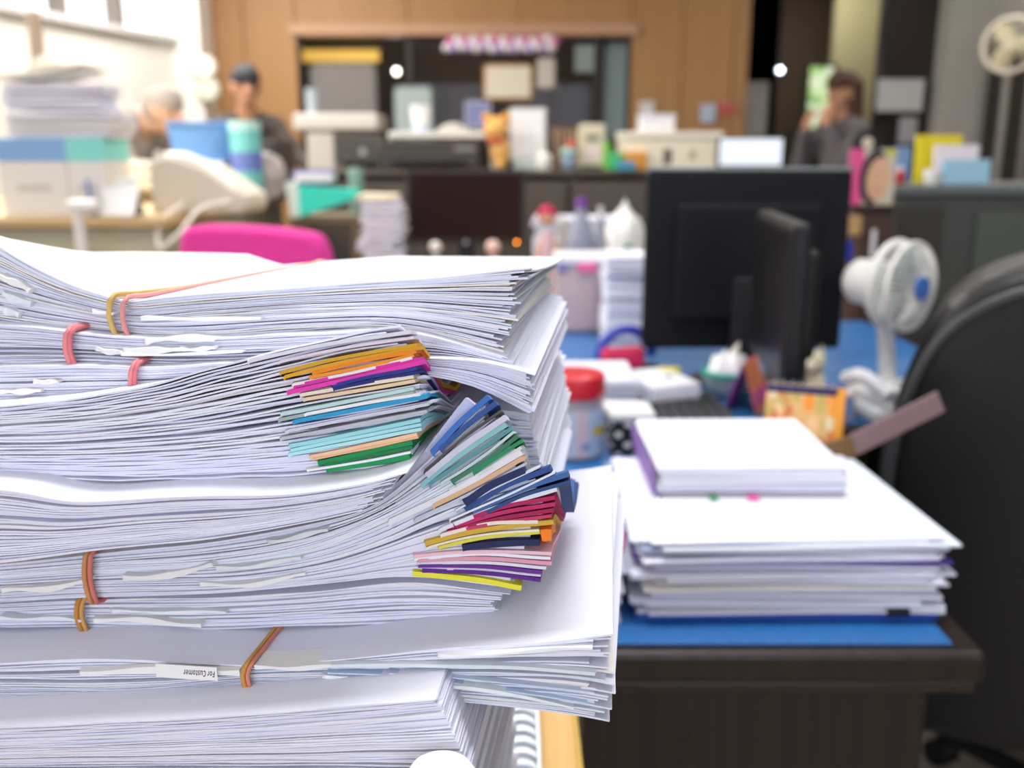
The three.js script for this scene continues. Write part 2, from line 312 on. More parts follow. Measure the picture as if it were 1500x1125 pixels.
{ // printed slip
  const tx = canvasTex(512, 64, (c, w, h) => { c.fillStyle = '#f4f2ec'; c.fillRect(0, 0, w, h); c.save(); c.translate(w / 2, h / 2); c.rotate(Math.PI); c.fillStyle = '#4a4058'; c.font = 'italic bold 40px sans-serif'; c.textAlign = 'center'; c.textBaseline = 'middle'; c.fillText('For Customer', -110, 0); c.restore(); });
  const [u0, y0] = uy(230, 991, -0.0065), [u1, y1] = uy(318, 977, -0.0065);
  const g = new THREE.BoxGeometry(u1 - u0, y1 - y0, 0.0004); g.rotateY(-TH); const c = toW((u0 + u1) / 2, -0.0068, (y0 + y1) / 2);
  g.translate(c.x, c.y, c.z);
  b8.put('printed_slip', g, new THREE.MeshStandardMaterial({ map: tx, roughness: 0.85 }), 'slip printed For Customer upside down');
}
bundle({ name: 'paper_bundle', label: 'thin bundle in an orange band lying on the wide bundle', w0: 0.03, n: 22, end: 0.02, odd: 0.2, guides: [
  { f: 0, p: [[Lx, 922], [0, 918], [130, 917], [300, 921], [450, 916], [600, 911], [726, 903]] },
  { f: 1, p: [[Lx, 884], [0, 884], [130, 877], [300, 874], [450, 866], [600, 852], [748, 868]] }],
  bands: [['#c78a3e', 124, 897, 0.006, 0.0013, 'brown rubber band'], ['#d9a05a', 131, 897, 0.006, 0.0011, 'orange rubber band']],
  slips: [[[[137, 908], [210, 910], [295, 916]], 3.2, '#f3f1ea'], [[[0, 905], [60, 907], [120, 909]], 2, '#e9efee'], [[[160, 897], [240, 896], [330, 899]], 1.8, '#eef2f2']] });
// second coloured bundle, spread like a fan
const b6 = bundle({ name: 'paper_bundle', label: 'bundle spread like a fan with blue, crimson, ochre, purple and yellow documents', w0: 0.022, n: 56, fan: 0.75, end: 0.02, odd: 0.15, cap: 0.0026, capMin: 0.0022, fill: 0.9, guides: [
  { f: 0, p: [[Lx, 892], [0, 882], [145, 875], [350, 867], [500, 852], [620, 846], [755, 864]] },
  { f: 0.3, p: [[Lx, 876], [0, 868], [145, 860], [350, 855], [500, 836], [620, 808], [790, 790]] },
  { f: 0.55, p: [[Lx, 864], [0, 855], [145, 846], [350, 840], [480, 820], [570, 790], [660, 750], [800, 712]] },
  { f: 0.75, p: [[Lx, 852], [0, 842], [145, 832], [320, 822], [450, 800], [550, 762], [640, 714], [752, 640]] },
  { f: 1, p: [[Lx, 836], [0, 826], [145, 810], [300, 794], [450, 768], [550, 738], [625, 676], [712, 584]] }],
  bands: [['#cf8f5a', 136, 842, 0.008, 0.0013, 'ochre rubber band'], ['#d87a6c', 144, 842, 0.008, 0.0012, 'salmon rubber band']],
  slips: [[[[0, 866], [70, 862], [132, 850]], 3.0, '#f2f1e8'], [[[180, 846], [260, 842], [312, 826]], 3.2, '#f1f0ea'], [[[290, 858], [370, 856], [446, 842]], 2.4, '#f1f1ec'], [[[316, 834], [380, 828], [440, 818]], 2.2, '#e6ece8'], [[[390, 795], [440, 786], [480, 776]], 2.6, '#dfe6e2']],
  tabs: [
    ['#cfcfe0', 5.0, [[552, 742], [590, 713], [624, 672], [656, 630], [686, 592]], 0.08, undefined, 0.006], ['#bcbdcc', 3.4, [[572, 748], [615, 716], [645, 686], [700, 628]], 0.08, undefined, 0.005], ['#dcdce8', 3.0, [[566, 756], [612, 730], [650, 700], [705, 650]], 0.08, undefined, 0.005], ['#3f74c4', 2.4, [[628, 668], [670, 622], [716, 581]], 0.08], ['#2f5596', 2.2, [[640, 662], [690, 618], [727, 590]], 0.08], ['#54504c', 1.0, [[617, 694], [680, 640], [734, 601]], 0.1], ['#d6d4e6', 2.6, [[618, 702], [680, 652], [741, 611]], 0.1],
    ['#8ec6cc', 2.2, [[614, 713], [680, 662], [742, 621]], 0.1], ['#5e9aa0', 1.8, [[622, 714], [690, 668], [748, 628]], 0.1], ['#c4dcd8', 1.2, [[640, 712], [700, 674], [752, 633]], 0.1], ['#3f7f64', 1.8, [[655, 710], [712, 674], [758, 639]], 0.1], ['#23915a', 1.6, [[690, 695], [730, 668], [764, 646]], 0.1], ['#d8dcd8', 1.5, [[650, 722], [710, 690], [764, 655]], 0.1],
    ['#ecebf0', 2.6, [[560, 770], [660, 722], [764, 662]], 0.1], ['#dfb88e', 2.0, [[628, 744], [700, 708], [767, 670]], 0.1], ['#c8ccd8', 1.2, [[600, 765], [690, 722], [768, 680]], 0.1],
    ['#1f2c5c', 3.2, [[676, 740], [720, 710], [768, 688]], 0.1], ['#dfe6ee', 0.8, [[660, 752], [730, 712], [790, 684]], 0.1], ['#2e4f8e', 2.4, [[674, 752], [740, 712], [806, 686]], 0.1], ['#eef0f4', 0.9, [[650, 765], [740, 726], [812, 692]], 0.1], ['#3f6aa8', 2.4, [[690, 752], [760, 718], [832, 694]], 0.11], ['#2c4a80', 1.6, [[700, 756], [770, 724], [833, 706]], 0.11], ['#e6e8f0', 1.8, [[640, 778], [730, 742], [816, 716]], 0.1],
    ['#b81e5c', 1.8, [[655, 772], [730, 744], [813, 728]], 0.12], ['#c42868', 1.8, [[652, 775], [730, 752], [813, 738]], 0.12], ['#a8184e', 1.8, [[660, 777], [740, 758], [811, 747]], 0.12], ['#cc3a70', 1.4, [[650, 780], [740, 764], [808, 755]], 0.12], ['#f3e6d8', 1.6, [[640, 785], [720, 766], [788, 764]], 0.12],
    ['#d8ae3c', 2.2, [[612, 799], [700, 777], [811, 764]], 0.12], ['#f0e9cc', 1.0, [[620, 803], [700, 784], [790, 776]], 0.12], ['#e2d84e', 1.5, [[634, 805], [700, 789], [795, 779]], 0.12], ['#ff8a1e', 5.2, [[791, 784], [799, 783], [808, 783]], 0.04, 'bright orange index tab'], ['#1b2450', 2.8, [[671, 803], [730, 796], [790, 794]], 0.12],
    ['#efc4d0', 1.6, [[594, 816], [700, 808], [808, 811]], 0.12], ['#f2f0f4', 1.4, [[600, 820], [700, 812], [806, 818]], 0.12], ['#e0a0b2', 1.8, [[606, 822], [700, 818], [808, 825]], 0.12], ['#e4e2ea', 1.4, [[600, 826], [700, 824], [800, 832]], 0.12],
    ['#6a2890', 1.4, [[605, 829], [700, 829], [794, 838]], 0.12], ['#d9c9e6', 1.0, [[606, 833], [700, 834], [792, 843]], 0.12], ['#5c1f86', 1.8, [[612, 835], [700, 838], [792, 849]], 0.12], ['#eee63e', 2.4, [[600, 840], [690, 848], [764, 861]], 0.12]] });
// thick white bundle below the first coloured one
bundle({ name: 'paper_bundle', label: 'thick plain white bundle with a bright top sheet between the two coloured bundles', w0: -0.004, n: 34, end: 0.05, odd: 0.05, skew: 0.03, cap: 0.0011, guides: [
  { f: 0, p: [[Lx, 836], [0, 826], [132, 808], [302, 791], [450, 766], [548, 744]] },
  { f: 1, p: [[Lx, 712], [0, 716], [113, 733], [264, 726], [430, 722], [540, 706], [598, 690]] }] });
// first coloured bundle
bundle({ name: 'paper_bundle', label: 'bundle flaring upward with orange, magenta, navy, aqua and green documents', w0: 0.018, n: 40, fan: 0.72, end: 0.03, odd: 0.12, messy: 0.5, cap: 0.0013, guides: [
  { f: 0, p: [[Lx, 690], [0, 698], [167, 704], [333, 700], [470, 694], [606, 676]] },
  { f: 0.5, p: [[Lx, 655], [0, 655], [167, 650], [333, 636], [470, 615], [634, 585]] },
  { f: 1, p: [[Lx, 606], [0, 594], [133, 579], [233, 559], [333, 530], [433, 505], [500, 489], [586, 474]] }],
  tabs: [
    ['#e8e6ee', 1.6, [[350, 532], [470, 506], [602, 486]], 0.1], ['#e9dbe4', 1.2, [[400, 532], [490, 512], [606, 494]], 0.1],
    ['#d9a520', 1.5, [[399, 549], [500, 524], [611, 505]], 0.1], ['#e8a818', 1.5, [[406, 555], [500, 531], [612, 510]], 0.1], ['#f08a1c', 1.6, [[449, 549], [530, 529], [610, 514]], 0.1], ['#f59a2a', 1.5, [[448, 554], [530, 538], [606, 520]], 0.1], ['#f4ecee', 1.2, [[420, 565], [520, 545], [604, 524]], 0.1],
    ['#e02ea2', 1.6, [[424, 567], [520, 546], [614, 526]], 0.1], ['#ec3cb2', 1.9, [[417, 576], [520, 553], [616, 531]], 0.1], ['#27348c', 1.5, [[478, 567], [540, 552], [611, 539]], 0.1], ['#1d2a78', 1.5, [[482, 571], [550, 557], [613, 545]], 0.1],
    ['#f1e2cc', 1.5, [[432, 580], [520, 565], [606, 552]], 0.1], ['#ecd2ae', 1.5, [[440, 586], [520, 573], [608, 558]], 0.1], ['#c2e0de', 1.6, [[401, 609], [500, 590], [606, 569]], 0.1], ['#a8b4b4', 1.5, [[400, 617], [500, 597], [606, 575]], 0.1], ['#f2f4f4', 1.3, [[440, 608], [520, 593], [616, 577]], 0.1], ['#2a9ccc', 1.8, [[423, 619], [520, 600], [626, 580]], 0.1],
    ['#d4d2de', 1.4, [[410, 634], [520, 612], [628, 592]], 0.1], ['#bfc0c8', 1.4, [[400, 645], [520, 622], [626, 602]], 0.1],
    ['#9cdce0', 1.7, [[412, 656], [520, 635], [616, 615]], 0.1], ['#a8e4e6', 1.5, [[414, 662], [520, 641], [617, 622]], 0.1], ['#b2e6e8', 1.5, [[413, 668], [520, 647], [618, 628]], 0.1], ['#f2c9a2', 1.6, [[443, 672], [530, 654], [611, 636]], 0.1], ['#eab98c', 1.0, [[450, 674], [530, 658], [613, 640]], 0.1],
    ['#128a48', 2.0, [[460, 680], [540, 662], [604, 648]], 0.1], ['#0f7a3e', 1.6, [[468, 683], [540, 668], [604, 655]], 0.1], ['#f0f4f2', 1.0, [[440, 690], [530, 676], [602, 662]], 0.1], ['#149a52', 2.4, [[469, 689], [540, 679], [600, 669]], 0.1]] });
// loose pages that bridge the gap behind the coloured bundles
bundle({ name: 'paper_stack', label: 'stack of small loose pages wedged behind the coloured bundles under the top bundles', w0: 0.075, depth: 0.19, n: 50, cap: 0.0016, end: 0.03, odd: 0.05, guides: [
  { f: 0, p: [[636, 782], [690, 781], [740, 780], [796, 779]] }, { f: 0.6, p: [[636, 690], [690, 690], [740, 688], [796, 684]] }, { f: 1, p: [[636, 592], [690, 594], [740, 600], [775, 606]] }] });
bundle({ name: 'paper_bundle', label: 'third bundle from the top, in a pink band, its pages sagging at the end', w0: 0.036, n: 24, end: 0.02, guides: [
  { f: 0, p: [[Lx, 596], [0, 594], [205, 585], [450, 560], [600, 548], [690, 565], [784, 610]] },
  { f: 1, p: [[Lx, 538], [0, 536], [120, 534], [205, 536], [350, 530], [560, 524], [700, 528], [784, 548]] }],
  bands: [['#e58a8a', 203, 560, 0.01, 0.0013, 'pink rubber band'], ['#d9787c', 209, 560, 0.01, 0.0011, 'dark pink rubber band']],
  slips: [[[[0, 575], [30, 574], [58, 573]], 2.6, '#f6f3ea'], [[[50, 560], [70, 560], [84, 560]], 2.2, '#f2f0e6']] });
bundle({ name: 'paper_bundle', label: 'second bundle from the top, in a doubled pink band, with torn page edges', w0: 0.042, n: 24, end: 0.02, odd: 0.15, messy: 0.6, guides: [
  { f: 0, p: [[Lx, 540], [0, 535], [125, 531], [250, 536], [400, 532], [560, 526], [680, 528], [782, 546]] },
  { f: 1, p: [[Lx, 470], [0, 474], [110, 486], [200, 494], [330, 494], [450, 488], [600, 486], [742, 524]] }],
  bands: [['#ef8f90', 108, 505, 0.02, 0.0014, 'pink rubber band'], ['#e37c80', 114, 505, 0.02, 0.0012, 'pink rubber band']],
  slips: [[[[210, 502], [255, 497], [312, 499]], 2.2, '#f8f8f6'], [[[178, 514], [230, 513], [272, 512]], 3.4, '#f4f4f0'], [[[268, 511], [290, 512], [315, 509]], 2.4, '#fafaf8'], [[[140, 512], [160, 516], [178, 517]], 2.4, '#f0f0ec'], [[[180, 519], [270, 519], [355, 515]], 1.6, '#ffffff']] });
bundle({ name: 'paper_bundle', label: 'topmost bundle, pinched by a yellow and a pink rubber band', w0: 0.05, depth: 0.215, n: 42, bend: -0.042, lastSkew: -0.08, flat: 1.163, end: 0.03, odd: 0.2, messy: 0.5, skew: 0.03, guides: [
  { f: 0, p: [[Lx, 455], [0, 468], [67, 476], [167, 484], [207, 489], [267, 493], [333, 491], [433, 484], [560, 480], [640, 494], [736, 521]] },
  { f: 0.5, p: [[Lx, 370], [0, 420], [80, 442], [170, 462], [207, 466], [300, 458], [433, 449], [600, 446], [764, 462]] },
  { f: 1, p: [[Lx, 282], [-60, 328], [0, 359], [33, 380], [100, 415], [167, 436], [190, 441], [233, 436], [333, 428], [500, 416], [640, 406], [778, 392]] }],
  bands: [['#dcb86a', 172, 462, 0.03, 0.0014, 'ochre yellow rubber band'], ['#e79a94', 191, 464, 0.026, 0.0012, 'pink rubber band']],
  slips: [[[[213, 466], [300, 468], [383, 466]], 2.2, '#fbfbfb'], [[[133, 456], [150, 459], [166, 460]], 1.6, '#ffffff'], [[[0, 405], [20, 414], [43, 427]], 3.4, '#f8f7f2'], [[[0, 430], [22, 438], [43, 446]], 3.8, '#e8f0f2'], [[[0, 452], [12, 456], [26, 462]], 3.8, '#f6f8f8']] });
{ // comb-bound report lying beside the stack
  const e0 = onY(738, 1085, 0.80), e1 = onY(793, 1085, 0.80), r = (e1.x - e0.x) / 2, cx = (e0.x + e1.x) / 2;
  const t = thing('comb_bound_report', 'report with a white plastic comb spine lying on the wooden table', 'report', [cx, 0.75, -0.69]);
  const hgt = 0.05;
  part(t, 'cover', rbox(0.16, 0.003, 0.2, 0.001), M('#dfe6ee', 0.4), [-0.08, 0.0015, 0.02]);
  for (let i = 0; i < 5; i++) part(t, 'page_block', box(0.13, 0.0066, 0.19), sheetMat(), [-0.095 + rr(-0.001, 0.001), 0.0065 + i * 0.0072, 0.02]);
  part(t, 'cover', rbox(0.15, 0.002, 0.2, 0.001), M('#cfd9e4', 0.3), [-0.09, 0.041, 0.02]);
  part(t, 'comb_spine', rbox(0.003, 0.03, 0.2, 0.001), M('#e8eef2', 0.35), [r - 0.0015, 0.022, 0.02]);
  part(t, 'back_strip', rbox(2 * r, 0.0015, 0.2, 0.0005), M('#aeb8c4', 0.4), [0, 0.0045, 0.02]);
  for (let i = 0; i < 13; i++) {
    const s = new THREE.Shape(); s.absarc(0, 0, r, -0.3, Math.PI + 0.2, false); s.absarc(0, 0, r - 0.0018, Math.PI + 0.2, -0.3, true);
    part(t, 'comb_ring', new THREE.ExtrudeGeometry(s, { depth: 0.0062, bevelEnabled: false, curveSegments: 18 }), M('#f0f4f6', 0.35), [0, 0.022, -0.075 + i * 0.0143]);
  }
}
{ // white tumbler in front of the stack
  const p = at(647, 1160, 0.325);
  const t = thing('tumbler', 'white tumbler with a domed lid in front of the paper stack', 'tumbler', [p.x, 0.75, p.z]);
  const hh = at(647, 1113, 0.325).y - 0.75;
  part(t, 'cup', lathe([[0, 0], [0.014, 0], [0.014, hh * 0.5], [0.014, hh - 0.01], [0, hh - 0.012]]), mWhite);
  part(t, 'lid', lathe([[0.015, hh - 0.014], [0.015, hh - 0.009], [0.012, hh - 0.004], [0.006, hh - 0.0005], [0, hh]]), M('#fafafa', 0.4));
}
// ---------------------------------------------------------------- dark desk with the paper piles
const DT = 0.75;
{
  const f0 = onY(1457, 959, DT), x1 = f0.x, x0 = 0.06, zf = -0.845, zb = -1.6, cx = (x0 + x1) / 2, cz = (zf + zb) / 2;
  const t = thing('office_desk', 'dark brown wooden desk with a blue top under the right-hand paper pile', 'desk', [cx, 0, cz]);
  const W = x1 - x0, D = zf - zb;
  part(t, 'desktop', rbox(W, 0.035, D, 0.008), mDark, [0, DT - 0.0205, 0]);
  part(t, 'edge_moulding', rbox(W - 0.012, 0.014, D - 0.012, 0.004), M('#2e211a', 0.4), [0, DT - 0.044, 0]);
  part(t, 'blue_mat', rbox(W - 0.05, 0.003, D - 0.03, 0.001), mBlueMat, [-0.005, DT - 0.0015, 0], null, 'blue desk mat');
  part(t, 'end_panel', rbox(W - 0.055, DT - 0.05, 0.02, 0.003), mDark, [-0.016, (DT - 0.05) / 2, D / 2 - 0.035]);
  part(t, 'end_panel', rbox(W - 0.075, DT - 0.05, 0.02, 0.003), mDark, [-0.022, (DT - 0.05) / 2, -D / 2 + 0.035]);
  part(t, 'side_panel', rbox(0.02, DT - 0.05, D - 0.1, 0.003), mDark, [-W / 2 + 0.03, (DT - 0.05) / 2, 0]);
}
function pile(name, label, x, y, z, w, d, n, th, o = {}) {   // loose pile of sheets, each its own mesh
  const t = thing(name, label, 'paper pile', [x, y, z], o.turn || 0, o.group); let h = 0;
  for (let i = 0; i < n; i++) {
    const tt = th * rr(0.6, 1.3), last = i === n - 1, ww = w * (1 + (last ? 0 : rr(-0.03, 0.03))), dd = d * (1 + rr(-0.03, 0.02));
    const g = new THREE.BoxGeometry(ww, tt * 0.86, dd, 10, 1, 6), p = g.attributes.position, a = rr(0, 0.6) * (o.curl ?? 1), ph = rr(0, 6);
    for (let k = 0; k < p.count; k++) { const X = p.getX(k) / ww, Z = p.getZ(k) / dd; p.setY(k, p.getY(k) + a * tt * (Math.sin(X * 5 + ph) * 0.3 - 1.2 * Math.abs(X) ** 3 * (i / n) + 0.2 * Math.sin(Z * 6 + ph))); }
    g.computeVertexNormals();
    const col = o.colors && o.colors[i];
    part(t, 'paper_sheet', g, col ? M(col, 0.7) : sheetMat(0.12), [rr(-1, 1) * (o.jx ?? 0.006), h + tt / 2, rr(-1, 1) * (o.jz ?? 0.006)], [0, rr(-1, 1) * (o.rot ?? 0.02), 0]);
    h += tt;
  }
  t.userData.height = h; return t;
}
{
  const a = onY(935, 908, DT), b = onY(1385, 908, DT), xc = (a.x + b.x) / 2 - 0.004, zc = -1.045;
  const fld = thing('folder', 'royal blue flat folder under the right-hand paper pile', 'folder', [xc - 0.003, DT + 0.0005, zc - 0.005]);
  part(fld, 'cover', rbox(0.312, 0.003, 0.29, 0.001), M('#1d4aa4', 0.4), [0, 0.0015, 0]); part(fld, 'cover', rbox(0.312, 0.003, 0.29, 0.001), M('#234fae', 0.4), [0.003, 0.0052, 0.001]); part(fld, 'spine', rbox(0.004, 0.007, 0.29, 0.001), M('#1d4aa4', 0.4), [-0.156, 0.0035, 0]);
  const p1 = pile('paper_pile', 'broad untidy pile of papers with a purple folder on the dark desk', xc, DT + 0.008, zc, 0.302, 0.28, 26, 0.0031, { jx: 0.015, jz: 0.011, rot: 0.05, curl: 1.8, colors: { 16: '#5c44a0', 17: '#6a50a8', 18: '#dfe0ec', 22: '#8fa2bc', 1: '#e2e4ea' } });
  part(p1, 'black_clip', rbox(0.026, 0.008, 0.01, 0.002), mBlack, [0.11, 0.004, 0.143], [0, 0.1, 0]);
  const h1 = DT + 0.008 + p1.userData.height, c = onY(1100, 675, h1 + 0.015);
  const pc = onY(1098, 730, h1);
  const p2 = pile('paper_pile', 'small thick pile of sheets with a purple backing on top of the broad pile', pc.x + 0.003, h1 + 0.0006, pc.z - 0.103, 0.212, 0.205, 14, 0.0026, { jx: 0.003, jz: 0.003, rot: 0.012, colors: { 0: '#dcdac8', 1: '#7d5aa6' } });
  part(p2, 'index_tab', rbox(0.009, 0.003, 0.01, 0.001), M('#1a9a58', 0.5), [-0.045, 0.0015, 0.108], null, 'green index tab');
  part(p2, 'index_tab', rbox(0.012, 0.003, 0.01, 0.001), M('#ee4fa0', 0.5), [0.0, 0.0015, 0.108], null, 'pink index tab');
  part(p2, 'backing_fold', rbox(0.003, 0.032, 0.2, 0.001), M('#7d5aa6', 0.6), [-0.112, 0.016, 0], [0, 0, 0.1], 'purple folded backing');
  // papers between the bundles and the dark desk
  const q = onY(925, 905, DT);
  const p3 = pile('paper_pile', 'narrow pile of pages squeezed between the tall bundles and the broad pile', 0.088, DT + 0.0005, -1.0, 0.045, 0.2, 16, 0.005, { jx: 0.004, rot: 0.02, colors: { 14: '#b8c8dc', 15: '#eceef4' } });
  part(p3, 'index_tab', rbox(0.008, 0.022, 0.002, 0.001), M('#e0307c', 0.5), [0.022, p3.userData.height + 0.006, 0.098], null, 'crimson index tab');
}
// ---------------------------------------------------------------- things on the far half of the dark desk
function lidJar() {
  const c = onY(843, 678, DT), r = 0.046;
  const t = thing('jar', 'clear plastic jar with a red lid on the dark desk', 'jar', [c.x, DT, c.z - r]);
  part(t, 'jar_body', lathe([[0, 0.001], [r * 0.92, 0.001], [r, 0.006], [r, 0.098], [r * 0.9, 0.103]]), P('#e6dfe8', { transmission: 0.55, roughness: 0.3, thickness: 0 }));
  part(t, 'lid', lathe([[0, 0.136], [r * 0.96, 0.136], [r * 1.05, 0.131], [r * 1.05, 0.1], [r * 0.95, 0.1]]), P('#d41a2c', { roughness: 0.35, clearcoat: 0.5 }), null, null, 'red screw lid');
  const lab = canvasTex(256, 128, (x, w, h) => { x.fillStyle = '#b9cbe0'; x.fillRect(0, 0, w, h); x.fillStyle = '#d8c0c8'; for (let i = 0; i < 4; i++) x.fillRect(i * 64, 0, 18, h); x.fillStyle = '#e0b840'; for (let i = 0; i < 4; i++) { x.beginPath(); x.arc(i * 64 + 40, 60, 15, 0, 7); x.fill(); } x.fillStyle = '#7f9cc8'; for (let i = 0; i < 8; i++) x.fillRect(i * 32 + 8, 90, 14, 18); });
  part(t, 'printed_sleeve', new THREE.CylinderGeometry(r * 1.006, r * 1.006, 0.075, 40, 1, true), new THREE.MeshStandardMaterial({ map: lab, roughness: 0.5, side: THREE.DoubleSide }), [0, 0.045, 0]);
  part(t, 'contents', cyl(r * 0.85, r * 0.85, 0.06), M('#d8ccd2', 0.8), [0, 0.034, 0]);
}
lidJar();
{
  const c = onY(922, 668, DT), t = thing('tissue_box', 'black box with white polka dots beside the red-lidded jar', 'box', [c.x + 0.002, DT, c.z - 0.04], 0.04);
  const dots = canvasTex(256, 256, (x, w, h) => { x.fillStyle = '#141416'; x.fillRect(0, 0, w, h); x.fillStyle = '#efe9df'; for (let j = 0; j < 4; j++) for (let i = 0; i < 4; i++) { x.beginPath(); x.arc(i * 110 + (j % 2) * 55 - 10, j * 78 + 20, 23, 0, 7); x.fill(); } });
  part(t, 'carton', rbox(0.07, 0.058, 0.08, 0.003), new THREE.MeshStandardMaterial({ map: dots, roughness: 0.5 }), [0, 0.029, 0]);
  part(t, 'white_lid', rbox(0.074, 0.012, 0.084, 0.003), mWhite, [0, 0.0645, 0]);
}
function keyboard() {
  const c = onY(998, 595, DT);
  const t = thing('keyboard', 'black computer keyboard lying lengthwise on the dark desk', 'keyboard', [c.x, DT + 0.0005, -1.63], Math.PI / 2 + 0.02);
  part(t, 'case', rbox(0.36, 0.018, 0.135, 0.005), M('#2a2b2d', 0.5), [0, 0.009, 0]);
  for (let j = 0; j < 6; j++) for (let i = 0; i < 19; i++) { const k = part(t, 'key', keyG, mKey, [-0.165 + i * 0.0183, 0.0205, -0.055 + j * 0.022]); }
}
const keyG = new THREE.BoxGeometry(0.0155, 0.006, 0.018), mKey = M('#3c3d40', 0.5);
keyboard();
{ // calendar with orange print
  const c = onY(1182, 648, DT), W = 0.095, H = 0.165, t = thing('desk_calendar', 'standing desk calendar with an orange flower print and navy side', 'calendar', [0.402, DT, -1.285], -0.35);
  const pr = canvasTex(256, 256, (x, w, h) => { x.fillStyle = '#e8b878'; x.fillRect(0, 0, w, h); for (let i = 0; i < 60; i++) { x.fillStyle = ['#f29a2e', '#e8d8b0', '#d8804a', '#c8b060', '#f6c890'][i % 5]; x.beginPath(); x.arc(rr(0, w), rr(0, h * 0.7), rr(8, 24), 0, 7); x.fill(); } x.fillStyle = '#ff8a14'; for (const [a, b] of [[70, 190], [180, 205], [215, 170]]) for (let k = 0; k < 6; k++) { x.beginPath(); x.arc(a + 20 * Math.cos(k), b + 20 * Math.sin(k), 15, 0, 7); x.fill(); } x.fillStyle = '#d02a7a'; x.fillRect(70, 205, 34, 26); });
  part(t, 'page_panel', rbox(W, H, 0.004, 0.001), new THREE.MeshStandardMaterial({ map: pr, roughness: 0.6 }), [0, H / 2 - 0.002, 0.022], [-0.3, 0, 0]);
  part(t, 'back_panel', rbox(W, H, 0.004, 0.001), M('#23306a', 0.6), [0, H / 2 - 0.002, -0.02], [0.3, 0, 0]);
  part(t, 'side_strip', rbox(0.012, H * 0.96, 0.012, 0.002), M('#f0a030', 0.6), [W / 2 + 0.004, H / 2, 0.02], [-0.3, 0, 0]);
  for (let i = 0; i < 8; i++) part(t, 'wire_ring', new THREE.TorusGeometry(0.006, 0.0009, 6, 14), mChrome, [-W / 2 + 0.012 + i * 0.0108, H - 0.006, 0.001], [0, Math.PI / 2, 0]);
}
{ // plastic ruler leaning out of the pile
  const a = V(...onY(1248, 664, DT + 0.09).toArray()), t = thing('ruler', 'translucent brown plastic ruler sticking out beside the black chair', 'ruler', [0.437, DT + 0.1, -1.19], 0.05);
  const g = rbox(0.13, 0.03, 0.0025, 0.001);
  part(t, 'blade', g, P('#a8888c', { transmission: 0.25, roughness: 0.3, thickness: 0 }), [0.06, 0.03, 0], [0, 0, 0.48]);
  part(t, 'grip', rbox(0.07, 0.03, 0.003, 0.001), M('#7a5a34', 0.5), [-0.025, -0.008, 0], [0, 0, 0.3], 'brown end');
}
// ---------------------------------------------------------------- second desk with monitors and fan
const Z2 = -1.63;
{
  const t = thing('office_desk', 'wide desk with a dark blue top under the black monitors and the small fan', 'desk', [0.4, 0, -2.2]);
  part(t, 'desktop', rbox(1.3, 0.03, 1.14, 0.006), mDark, [0, DT - 0.0175, 0]);
  part(t, 'blue_mat', rbox(1.24, 0.0025, 1.08, 0.001), mBlueMat, [0, DT - 0.00125, 0], null, 'blue desk mat');
  part(t, 'side_panel', rbox(0.03, DT - 0.034, 1.08, 0.004), mDark, [-0.62, (DT - 0.034) / 2, 0]); part(t, 'side_panel', rbox(0.03, DT - 0.034, 0.4, 0.004), mDark, [0.62, (DT - 0.034) / 2, -0.34]);
  part(t, 'modesty_panel', rbox(1.2, 0.5, 0.02, 0.004), mDark, [0, 0.46, -0.4]);
}
function monitor(name, label, pos, turn, w, h, lift, o = {}) {
  const t = thing(name, label, 'monitor', pos, turn);
  part(t, 'foot', lathe([[0, 0], [w * 0.25, 0], [w * 0.25, 0.006], [w * 0.1, 0.014], [0, 0.016]]), mBlack, [0, 0, o.footZ ?? -0.02]);
  part(t, 'neck', rbox(0.06, lift + h * 0.4, 0.03, 0.006), mBlack, [0, (lift + h * 0.4) / 2 + 0.008, -0.035]);
  part(t, 'housing', rbox(w, h, 0.03, 0.009), o.body || M('#0d0e11', 0.55), [0, lift + h / 2, 0]);
  part(t, 'rear_shell', rbox(w * 0.72, h * 0.66, 0.03, 0.012), o.body || M('#0b0c0f', 0.6), [0, lift + h / 2, -0.026]);
  part(t, 'screen', rbox(w - 0.03, h - 0.035, 0.003, 0.001), o.screen || P('#0c0b0b', { roughness: 0.3, specularIntensity: 0.5 }), [0, lift + h / 2 + 0.004, 0.0155]);
  if (o.lamp) part(t, 'power_light', new THREE.SphereGeometry(0.004, 12, 8), new THREE.MeshStandardMaterial({ color: '#ff9a30', emissive: '#ff8a10', emissiveIntensity: 14 }), [w / 2 - 0.03, lift + 0.008, 0.017], null, 'orange power light');
  if (o.badge) part(t, 'badge', new THREE.CylinderGeometry(0.008, 0.008, 0.003, 20), mChrome, [0, lift + 0.009, 0.0155], [Math.PI / 2, 0, 0]);
  return t;
}
{
  const e = ext(945, 1242, 250, 512, 1.98);
  monitor('computer_monitor', 'big black monitor seen from behind on the blue-topped desk', [e.x, DT, -2.0], Math.PI, e.w, e.h, e.y0 - DT, { body: P('#0a0c11', { roughness: 0.55, specularIntensity: 0.5 }) });
  const top = thing('ruler', 'grey plastic strip lying along the top of the big black monitor', 'strip', [e.x, e.y0 + e.h, -2.0]);
  part(top, 'strip', rbox(e.w * 0.98, 0.006, 0.028, 0.002), M('#8a8f90', 0.4), [0, 0.0032, 0]); part(top, 'highlight_end', rbox(0.01, 0.0075, 0.029, 0.002), M('#6c7072', 0.4), [e.w * 0.49, 0.0038, 0]);  // monitor's top-edge highlight painted as a grey strip, not a separate object
  monitor('computer_monitor', 'slim black monitor turned edge-on in front of the big monitor', [0.43, DT, -1.54], -1.68, 0.36, 0.25, 0.125, { body: P('#121316', { roughness: 0.4, specularIntensity: 0.6 }), footZ: -0.03 });
}
